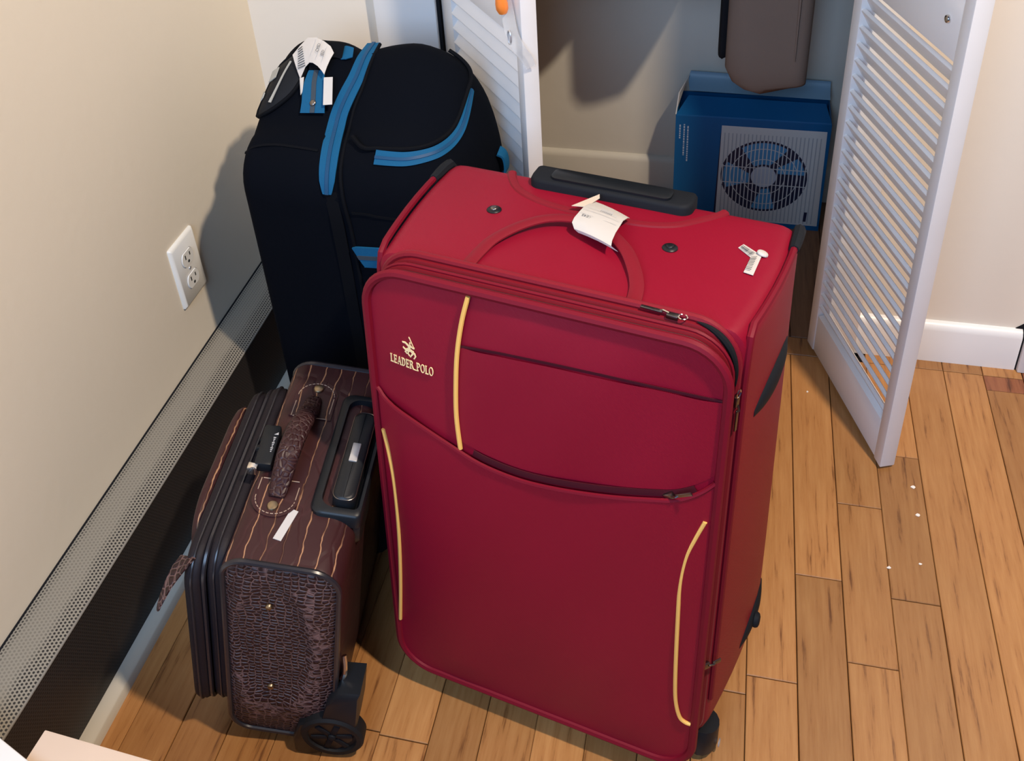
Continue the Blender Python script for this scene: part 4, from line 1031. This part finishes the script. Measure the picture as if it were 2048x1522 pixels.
# embroidered name: serif capitals built from strokes
def rect(x0, y0, x1, y1): return [(x0, y0), (x1, y0), (x1, y1), (x0, y1)]
def arc(cx_, cy_, rx, ry, a0, a1, t0, t1, n=12):
    """crescent stroke: t0 at the top/bottom, t1 at the side"""
    o_ = [(cx_ + rx * cos(a0 + (a1 - a0) * i / n), cy_ + ry * sin(a0 + (a1 - a0) * i / n)) for i in range(n + 1)]
    i_ = [(cx_ + (rx - t1) * cos(a0 + (a1 - a0) * i / n), cy_ + (ry - t0) * sin(a0 + (a1 - a0) * i / n)) for i in range(n + 1)]
    return [[o_[i], o_[i + 1], i_[i + 1], i_[i]] for i in range(n)]
def stem(x, w=0.16, h=1.0): return [rect(x, 0, x + w, h), rect(x - 0.09, 0, x + w + 0.09, 0.07), rect(x - 0.09, h - 0.07, x + w + 0.09, h)]
LET = {
 'L': (0.66, stem(0.1) + [rect(0.1, 0, 0.62, 0.09), [(0.54, 0), (0.64, 0), (0.66, 0.28), (0.58, 0.09)]]),
 'E': (0.68, stem(0.1) + [rect(0.1, 0, 0.6, 0.09), rect(0.1, 0.91, 0.58, 1), rect(0.2, 0.46, 0.48, 0.54), [(0.52, 0), (0.62, 0), (0.65, 0.27), (0.56, 0.09)], [(0.50, 0.91), (0.60, 0.76), (0.60, 1), (0.5, 1)], rect(0.44, 0.36, 0.5, 0.64)]),
 'A': (0.80, [[(0.34, 1), (0.46, 1), (0.74, 0), (0.56, 0)], [(0.34, 1), (0.40, 1), (0.14, 0), (0.07, 0)], rect(0.2, 0.31, 0.56, 0.39), rect(0.0, 0, 0.24, 0.06), rect(0.48, 0, 0.82, 0.06)]),
 'D': (0.80, stem(0.1) + arc(0.26, 0.5, 0.48, 0.5, -pi / 2, pi / 2, 0.08, 0.17)),
 'R': (0.80, stem(0.1) + arc(0.26, 0.75, 0.36, 0.25, -pi / 2, pi / 2, 0.07, 0.15) + [[(0.36, 0.52), (0.52, 0.52), (0.80, 0), (0.60, 0)], rect(0.62, 0, 0.86, 0.06)]),
 'P': (0.70, stem(0.1) + arc(0.26, 0.73, 0.40, 0.27, -pi / 2, pi / 2, 0.07, 0.16)),
 'O': (0.86, arc(0.43, 0.5, 0.41, 0.52, 0, 2 * pi, 0.07, 0.16, 22)),
 '_': (0.45, [rect(-0.02, -0.02, 0.45, 0.05)]),
}
word = MB()
adv = 0
tot = sum(LET[ch][0] + 0.03 for ch in 'LEADER_POLO')
x_0, x_1, yb, hh = -0.1652, -0.1108, 0.5440, 0.0102
sx = (x_1 - x_0) / tot
for ch in 'LEADER_POLO':
    wdt, polys = LET[ch]
    for pg in polys:
        pts = [(x_0 + (adv + x) * sx, yb + y * hh) for x, y in pg]
        base_i = [pfront(a, c, 0.0004) for a, c in pts]
        top_i = [pfront(a, c, 0.0014) for a, c in pts]
        word.loft([base_i, top_i], True, True)
    adv += wdt + 0.03
obj('embroidered_name', word, M_gold, rc_, smooth=False, fixn=True, label='gold embroidered lettering LEADER_POLO')
# rider emblem above it
em = MB()
def em_poly(pts, lift=0.0012):
    q_ = [(-0.1480 + x * 0.0160, 0.5600 + y * 0.0195) for x, y in pts]
    em.loft([[pfront(a, c, 0.0004) for a, c in q_], [pfront(a, c, lift) for a, c in q_]], True, True)
em_poly([(0.20, 0.38), (0.34, 0.46), (0.62, 0.44), (0.84, 0.36), (0.90, 0.22), (0.78, 0.16), (0.60, 0.28), (0.42, 0.27), (0.26, 0.24)])      # horse trunk
em_poly([(0.20, 0.38), (0.02, 0.48), (0.00, 0.40), (0.10, 0.34), (0.26, 0.24), (0.36, 0.40)])                                                # neck and head
em_poly([(0.26, 0.30), (0.12, 0.20), (0.30, 0.06), (0.36, 0.10), (0.24, 0.20), (0.38, 0.26)])                                                # fore legs
em_poly([(0.40, 0.28), (0.34, 0.12), (0.48, -0.04), (0.53, 0.0), (0.43, 0.14), (0.52, 0.28)])
em_poly([(0.72, 0.24), (0.60, 0.08), (0.52, -0.06), (0.60, -0.08), (0.70, 0.04), (0.84, 0.18)])                                              # hind legs
em_poly([(0.84, 0.26), (0.92, 0.06), (0.80, -0.10), (0.88, -0.13), (1.02, 0.06), (0.94, 0.26)])
em_poly([(0.38, 0.42), (0.46, 0.70), (0.58, 0.78), (0.64, 0.62), (0.58, 0.40), (0.50, 0.24), (0.43, 0.26)])                                  # rider
em_poly([(0.50, 0.78), (0.54, 0.90), (0.64, 0.88), (0.63, 0.78)])
em_poly([(0.48, 0.68), (0.20, 0.82), (-0.04, 0.80), (0.00, 0.72), (0.20, 0.72), (0.44, 0.56)])                                               # arm
em_poly([(0.58, 0.72), (0.80, 0.60), (0.92, 0.62), (0.90, 0.52), (0.78, 0.52), (0.60, 0.58)])
em_poly([(0.86, 0.56), (0.90, 0.54), (0.58, 1.14), (0.50, 1.22), (0.48, 1.16), (0.54, 1.10)])                                                # mallet
obj('rider_emblem', em, M_gold, rc_, smooth=False, fixn=True, label='gold embroidered polo rider emblem')

# top: piping along both side edges, corner guards, handle, rim, strap
def edge(b, s_): return (s_ * (halfw(b, HT) - 0.0015), b, HT - 0.0030)
for s_ in (-1, 1):
    obj('edge_piping', MB().tube([edge(b, s_) for b in (0.212, 0.19, 0.16, 0.13, 0.1, 0.08, 0.062)] + [(s_ * 0.1985, 0.050, HT - 0.010), (s_ * 0.1985, 0.0455, HT - 0.026), (s_ * 0.1980, 0.0440, HT - 0.060), (s_ * 0.1985, 0.0445, 0.35), (s_ * 0.1990, 0.0445, 0.12)], 0.0040, 8), M_redp, rc_)
    obj('corner_guard', MB().tube([edge(0.205, s_), edge(0.22, s_), edge(0.235, s_), (s_ * 0.213, 0.248, HT - 0.004), (s_ * 0.211, 0.255, HT - 0.014), (s_ * 0.2095, 0.257, HT - 0.035)], [0.0055, 0.0065, 0.0068, 0.0070, 0.0068, 0.0055], 8), M_grey, rc_)
def tz(a, b): return HT + 0.004 * cos(min(1, abs(a) / 0.2) * pi / 2) * sin(pi * min(1, max(0, b / D)))
rim = [(-0.1290, 0.2500), (-0.1225, 0.2350), (-0.105, 0.2120), (-0.0767, 0.1955), (-0.0421, 0.1870), (0.005, 0.1850), (0.0500, 0.1865), (0.0840, 0.1980), (0.1080, 0.2200), (0.1240, 0.2380), (0.1310, 0.2500)]
obj('handle_rim', MB().tube(smooth_path([(a, b, tz(a, b) - 0.0005) for a, b in rim], 4), 0.0056, 8, False, 0, 0.6, up=(0, 0, 1)), M_redd, rc_)
hn = MB()
hpts = [(-0.0960, 0.2580), (-0.0960, 0.2350), (-0.0860, 0.2255), (-0.070, 0.2230), (0.072, 0.2230), (0.086, 0.2255), (0.096, 0.2350), (0.096, 0.2580)]
hob = obj('pull_handle', MB().loft([[(a, b, z_) for a, b in rrect(-0.0975 + q, 0.0975 - q, 0.2215 + q, 0.2600 - q, (0.014, 0.014, 0.006, 0.006), 5)] for z_, q in ((HT - 0.006, 0.0), (HT + 0.009, 0.0), (HT + 0.0125, 0.0015), (HT + 0.0135, 0.004))]), M_grey, rc_, angle=0.8, fixn=True)
obj('grip', MB().loft([[(a, b, z_) for a, b in rrect(-0.072 + q, 0.072 - q, 0.227 + q, 0.2515 - q, 0.008, 4)] for z_, q in ((HT + 0.011, 0), (HT + 0.0165, 0), (HT + 0.0185, 0.003))]), M_black, hob, angle=0.8, fixn=True)
arch = [(-0.0925, 0.0460), (-0.0900, 0.0700), (-0.0840, 0.0950), (-0.066, 0.1260), (-0.042, 0.1480), (-0.0104, 0.1560), (0.022, 0.1480), (0.0520, 0.1230), (0.0700, 0.0955), (0.0810, 0.0700), (0.0850, 0.0460)]
ap = [(a, b, tz(a, b) + 0.0012 + 0.0075 * sin(pi * i / (len(arch) - 1)) ** 1.5) for i, (a, b) in enumerate(arch)]
obj('carry_strap', MB().tube(smooth_path(ap, 5), 0.0076, 10, False, 0, 0.38, up=(0, 0, 1)), M_redd, rc_)
for a, b in ((-0.1119, 0.157), (0.0930, 0.1515)):
    rv_ = obj('rivet', MB().disc((a, b, tz(a, b) - 0.0005), (0, 0, 1), 0.0085, 0.0032, 20, dome=1), M_black, rc_)
    obj('screw_head', MB().disc((a, b, tz(a, b) + 0.0020), (0, 0, 1), 0.0045, 0.0022, 14, dome=1), M_metal if a < 0 else M_black, rv_)
# barcode sticker: two folded strips
bl = obj('barcode_label', MB().prism([(a, b, tz(a, b) + 0.0006) for a, b in [(0.1632, 0.1890), (0.1592, 0.1800), (0.1762, 0.1655), (0.1850, 0.1745)]], (0, 0, 0.0005)).prism([(a, b, tz(a, b) + 0.0012) for a, b in [(0.1852, 0.1775), (0.1752, 0.1700), (0.1735, 0.1362), (0.1835, 0.1345)]], (0, 0, 0.0005)).disc((0.1850, 0.1770, HT + 0.0018), (0.3, 0.2, 1), 0.0062, 0.003, 12, dome=1), M_paper, rc_, smooth=False, fixn=True)
ln = MB()
rr_ = random.Random(3)
for i in range(9):
    t_ = 0.15 + i * 0.085
    c0_ = Vector((0.1632, 0.1890)).lerp(Vector((0.1850, 0.1745)), t_); c1_ = Vector((0.1592, 0.1800)).lerp(Vector((0.1762, 0.1655)), t_)
    p_, q_ = c0_.lerp(c1_, 0.45), c0_.lerp(c1_, 0.95)
    ln.strip([(p_.x, p_.y, HT + 0.0042), (q_.x, q_.y, HT + 0.0042)], 0.0006 + rr_.random() * 0.0008, (0, 0, 1), 0.0002)
for i in range(9):
    t_ = 0.22 + i * 0.08
    c0_ = Vector((0.1852, 0.1775)).lerp(Vector((0.1835, 0.1345)), t_); c1_ = Vector((0.1752, 0.1700)).lerp(Vector((0.1735, 0.1362)), t_)
    p_, q_ = c0_.lerp(c1_, 0.35), c0_.lerp(c1_, 0.92)
    ln.strip([(p_.x, p_.y, HT + 0.0046), (q_.x, q_.y, HT + 0.0046)], 0.0005 + rr_.random() * 0.0008, (0, 0, 1), 0.0002)
obj('barcode', ln, M_ink, bl, smooth=False)
# zip pulls
def zpull(p, d, up, ln_, ring=True):
    p = Vector(p); d = Vector(d).normalized(); up = Vector(up).normalized(); sd = d.cross(up)
    z0_ = obj('zip_pull', MB().obox(p, d * 0.012, sd * 0.007, up * 0.005, 0, 0.0012).tube([p + d * 0.004 + up * 0.0025, p + d * 0.010 + up * 0.004, p + d * 0.013 + up * 0.002], 0.0012, 6), M_metal, rc_, fixn=True)
    obj('tab', MB().obox(p + d * (0.010 + ln_ / 2) + up * 0.0022, d * ln_, sd * 0.0045, up * 0.0018, 0, 0.0007), M_metal, z0_)
    if ring:
        obj('ring', MB().tube([p - d * 0.010 + (d * cos(t_) + sd * sin(t_)) * 0.0042 + up * 0.002 for t_ in [2 * pi * i / 14 for i in range(14)]], 0.0007, 5, True), M_chrome, z0_)
zpull((0.1270, 0.0335, C1 + 0.0015), (-1, 0.05, 0), (0, 0, 1), 0.022)
zpull((HW + 0.0035, 0.033, 0.5760), (0, 0, -1), (1, -0.3, 0), 0.026)
zpull((HW + 0.0025, 0.020, 0.2050), (0.55, 0.75, -0.15), (1, -0.6, 0.3), 0.012, False)
zpull(pfront(0.1450, itp(PK, 0.1450) + 0.0045, 0.003), (0.72, -0.15, 0.55), (0, -1, 0), 0.020, False)
# unzipped stretch: dark mouth at the upper right corner
gp_ = [(0.1500, C1 + 0.0008), (0.1630, C1 - 0.0030), (0.1755, C1 - 0.0120), (0.1850, C1 - 0.0260), (0.1905, C1 - 0.0450), (0.1915, C1 - 0.0640)]
gq = smooth_path([(a, 0.0345, c) for a, c in gp_], 4)
obj('open_zip', MB().tube(gq, [0.0004 + 0.0036 * sin(pi * i / (len(gq) - 1)) for i in range(len(gq))], 8), M_dark, rc_, label='dark mouth of the open zip')
# side handle and side feet on the right flank
def sidepart(name, b0, b1, cc, h, th):
    rg = []
    n = 14
    for i in range(n + 1):
        t_ = i / n
        b = b0 + (b1 - b0) * t_
        k = math.sin(pi * min(0.97, max(0.03, t_))) ** 0.45
        a = halfw(b, cc) - 0.002
        rg.append([(a + th * k * max(-0.2, cos(q)), b, cc + h / 2 * k * sin(q)) for q in [2 * pi * j / 12 for j in range(12)]])
    return obj(name, MB().loft(rg), M_grey, rc_, angle=1.2, fixn=True)
sidepart('side_handle', 0.088, 0.226, 0.517, 0.034, 0.0085)
sd = sidepart('side_foot', 0.138, 0.248, 0.100, 0.030, 0.0075)
obj('foot_knob', MB().disc((halfw(0.18, 0.1) + 0.0045, 0.185, 0.100), (1, 0, 0), 0.010, 0.007, 16, dome=1), M_grey, sd)
# casters
def caster(a, b, s_):
    zf = 0.0045 if b < 0.1 else 0.0205          # floor seen in the leaning frame
    cg = obj('caster', MB().loft([[(a + x * 0.95, b + y * q, zf + z_) for x, y in [(0.021 * cos(t_), 0.026 * sin(t_)) for t_ in [2 * pi * i / 16 for i in range(16)]]] for z_, q in ((0.012, 0.96), (0.026, 1.0), (0.036, 0.92), (0.046, 0.7))]) if b < 0.1 else MB().box((a - 0.018, b - 0.018, zf + 0.010), (a + 0.018, b + 0.018, zf + 0.034), 0, 0.004), M_black, rc_, fixn=True)
    r = 0.019 if b < 0.1 else 0.0125
    obj('wheel', MB().lathe((a - 0.010, b, zf + r), (1, 0, 0), [(0.006, 0), (r * 0.9, 0.001), (r, 0.004), (r, 0.016), (r * 0.9, 0.019), (0.006, 0.020)], 22), M_blackm, cg, fixn=True)
    obj('axle', MB().tube([(a + 0.0225, b - 0.004 + 0.0045 * cos(t_), zf + r + 0.0045 * sin(t_)) for t_ in [2 * pi * i / 14 for i in range(14)]], 0.0009, 5, True), M_silver, cg)
for a, b, s_ in ((-0.170, 0.062, -1), (0.192, 0.062, 1), (-0.165, 0.215, -1), (0.165, 0.215, 1)):
    caster(a, b, s_)

# airline tag looped round the carry strap
at = thing('baggage_tag', 'white airline tag looped round the carry strap on top of the red suitcase', 'tag', mw=rc_.matrix_world.copy())
tp = [(-0.0210, 0.2010), (-0.0030, 0.2190), (0.0160, 0.1960)]
g_ = MB()
AX = Vector((0.83, -0.08, 0)).normalized()
def tagp(s0, w): return None
rows = [  # across from left to right edge, going over the strap from rear to front: (left point, right point)
    ((-0.0055, 0.2160, 0.0075), (0.0415, 0.1955, 0.0075)), ((-0.0075, 0.2020, 0.0120), (0.0410, 0.1880, 0.0120)), ((-0.0085, 0.1880, 0.0165), (0.0395, 0.1760, 0.0150)),
    ((-0.0092, 0.1740, 0.0175), (0.0400, 0.1640, 0.0160)), ((-0.0105, 0.1600, 0.0170), (0.0400, 0.1480, 0.0165)), ((-0.0105, 0.1530, 0.0150), (0.0410, 0.1330, 0.0160)), ((-0.0060, 0.1475, 0.0110), (0.0430, 0.1235, 0.0150)), ((-0.0010, 0.1460, 0.0085), (0.0520, 0.1195, 0.0125))]
vs = []
for (l, r) in rows:
    for k in range(5):
        t_ = k / 4
        vs.append((l[0] + (r[0] - l[0]) * t_ - 0.002, l[1] + (r[1] - l[1]) * t_ - 0.013, HT + 0.003 + l[2] + (r[2] - l[2]) * t_ + 0.0015 * sin(pi * t_)))
nr = len(rows)
fsx = [(j * 5 + i, j * 5 + i + 1, (j + 1) * 5 + i + 1, (j + 1) * 5 + i) for j in range(nr - 1) for i in range(4)]
vs2 = [(x, y, z_ - 0.0005) for x, y, z_ in vs]
obj('tag_paper', MB().add(vs, fsx).add(vs2, [f[::-1] for f in fsx]), M_paper, at)
obj('tag_tail', MB().prism([(-0.0280, 0.1815, HT + 0.012), (-0.0110, 0.1815, HT + 0.014), (-0.0030, 0.2055, HT + 0.014), (-0.0065, 0.2155, HT + 0.013)], (0, 0, 0.0006)), M_paperc, at, smooth=False, label='cream tail end of the tag')
tk = MB()
def tpl(x, y):     # print frame: origin left front, x to the right, y to the rear
    o_ = Vector((-0.0105, 0.1515, HT + 0.0214)); ex = Vector((0.0490, -0.0110, -0.0012)).normalized(); ey = Vector((0.0015, 0.0140, 0.0006)).normalized()
    return o_ + ex * x + ey * y
for yy, ww, x0_ in ((0.006, 0.046, 0.001), (0.0145, 0.046, 0.001), (0.0205, 0.040, 0.004)):
    tk.add([tpl(x0_, yy), tpl(ww, yy), tpl(ww, yy + 0.0004), tpl(x0_, yy + 0.0004)], [(0, 1, 2, 3)])
for k in range(7):
    tk.add([tpl(0.019 + k * 0.0022, 0.0215), tpl(0.0203 + k * 0.0022, 0.0215), tpl(0.0203 + k * 0.0022, 0.0255), tpl(0.019 + k * 0.0022, 0.0255)], [(0, 1, 2, 3)])
obj('printed_lines', tk, M_inkp, at, smooth=False)
obj('flight_code', text_mb('KE45', 0.0058, lambda x, y: tpl(0.0165 - x, 0.0050 - y)), M_ink, at, smooth=False)

# airline tag looped through the black bag's carry handle
bt = thing('baggage_tag', 'crumpled white airline tag on the carry handle of the black suitcase', 'tag', loc=(0.145, -0.411, -0.004))
fan_ = [  # across the loop: lower edge point, upper edge point
    ((0.0680, 0.1350, 0.6480), (0.0480, 0.1640, 0.6700)), ((0.0740, 0.1450, 0.6620), (0.0560, 0.1760, 0.6790)), ((0.0800, 0.1480, 0.6680), (0.0660, 0.1850, 0.6880)), ((0.0870, 0.1440, 0.6700), (0.0800, 0.1830, 0.6900)),
    ((0.0960, 0.1390, 0.6680), (0.0940, 0.1770, 0.6880)), ((0.1040, 0.1330, 0.6640), (0.1060, 0.1700, 0.6840)), ((0.1080, 0.1300, 0.6600), (0.1130, 0.1620, 0.6780))]
vs = []
for l, r in fan_:
    for k in range(4):
        vs.append(Vector(l).lerp(Vector(r), k / 3) + Vector((0, -0.0015 * sin(pi * k / 3), 0.002 * sin(pi * k / 3))))
fs = [(j * 4 + i, j * 4 + i + 1, (j + 1) * 4 + i + 1, (j + 1) * 4 + i) for j in range(len(fan_) - 1) for i in range(3)]
obj('tag_paper', MB().add(vs, fs).add([v_ - Vector((0, -0.0004, 0.0005)) for v_ in vs], [f[::-1] for f in fs]), M_paper, bt)
obj('tag_tail', MB().prism([(0.1070, 0.1300, 0.6550), (0.1200, 0.1310, 0.6560), (0.1270, 0.1000, 0.6300), (0.1140, 0.0985, 0.6290)], (0, -0.0004, 0.0006)), M_paper, bt, smooth=False, label='white tail of the tag')
obj('tag_tail', MB().prism([(0.0670, 0.1360, 0.6480), (0.0735, 0.1370, 0.6500), (0.0770, 0.1180, 0.6370), (0.0745, 0.1150, 0.6330)], (0, -0.0004, 0.0006)), M_paper, bt, smooth=False)
ts_ = MB()
for k in range(9):
    a_ = Vector((0.0640, 0.1420, 0.6580)).lerp(Vector((0.0560, 0.1700, 0.6765)), k / 9 + 0.03) + Vector((0.000, -0.001, 0.0022)); b_ = a_ + Vector((0.0105 - 0.0006 * k, 0.0035, 0.0040))
    ts_.strip([a_, b_], 0.0014, (0.1, -0.55, 0.8), 0.0003)
obj('smudged_print', ts_, M_ink, bt, smooth=False)
def bpl(o_):
    ex = Vector((0.0010, 0.0370, 0.0195)).normalized(); ey = Vector((-0.0190, 0.0050, 0.0030)).normalized()
    return lambda x, y: Vector(o_) + ex * x + ey * y
obj('airport_code', text_mb('CMD', 0.0068, bpl((0.0925, 0.1540, 0.6815))), M_ink, bt, smooth=False)
obj('airport_code', text_mb('JED', 0.0068, bpl((0.1015, 0.1490, 0.6785))), M_ink, bt, smooth=False)
tl_ = MB()
for o_, l_ in (((0.0855, 0.1500, 0.6820), 0.030), ((0.0940, 0.1440, 0.6780), 0.030), ((0.1030, 0.1400, 0.6745), 0.026)):
    f_ = bpl(o_); tl_.add([f_(0.001, 0), f_(l_, 0), f_(l_, 0.0005), f_(0.001, 0.0005)], [(0, 1, 2, 3)])
obj('printed_lines', tl_, M_inkp, bt, smooth=False)

# ================================================================== AT THE BOTTOM LEFT
cr_ = thing('wooden_crate', 'pale birch wooden crate corner at the bottom left before the heater', 'crate', mw=frame((0.1225, -0.9685, 0.0), (cos(RAD(-3)), sin(RAD(-3)), 0), (sin(RAD(3)), cos(RAD(3)), 0), (0, 0, 1)))
obj('lid', MB().box((0.0, -0.26, 0.188), (0.31, 0.0, 0.2), 0, 0.0015), M_pine, cr_)
for a_, b_, c_, d_ in ((0.003, -0.013, 0.307, -0.003), (0.003, -0.257, 0.307, -0.247), (0.003, -0.2465, 0.013, -0.0135), (0.297, -0.2465, 0.307, -0.0135)):
    obj('side_board', MB().box((a_, b_, 0.0), (c_, d_, 0.1878), 0, 0.001), M_pine, cr_)
wbd = MB().box((0, 0, 0), (0.34, 0.16, 0.012), 0, 0.002)
wo_ = obj('white_board', wbd, M_board)
wo_.matrix_world = frame((0.085 - 0.948 * 0.055 - 0.317 * 0.16, -0.990 + 0.317 * 0.055 - 0.948 * 0.16, 0.2002), (0.948, -0.317, 0), (0.317, 0.948, 0), (0, 0, 1))
tag(wo_, 'white board lying across the wooden crate at the bottom left corner', 'board')

# paint flakes on the floor
for i, (x, y, s_) in enumerate(((1.1236, -0.300, 0.0030), (1.1253, -0.352, 0.0034), (1.0745, -0.451, 0.0026), (1.1186, -0.437, 0.0022), (0.9713, -0.1235, 0.0018), (0.4935, 0.4185, 0.0042))):
    rr = random.Random(i + 20)
    pts = [(s_ * (0.7 + 0.6 * rr.random()) * cos(2 * pi * k / 6), s_ * (0.5 + 0.7 * rr.random()) * sin(2 * pi * k / 6), 0) for k in range(6)]
    o = obj('paint_flake', MB().prism(pts, (0.0003, 0, 0.0009)), M_chip, smooth=False, fixn=True)
    o.location = (x, y, 0.0004)
    tag(o, ('white paint flake on the floor nearest the foot of the open right door', 'largest white paint flake on the oak floor in front of the right door', 'round white paint flake, the lowest of those on the oak floor',
            'faint white paint flake just right of the round one on the oak floor', 'tiny white speck on the floor between red suitcase and right door', 'pale paint crumb on the closet floor by the baseboard')[i], 'flake', 'paint flakes on the floor')
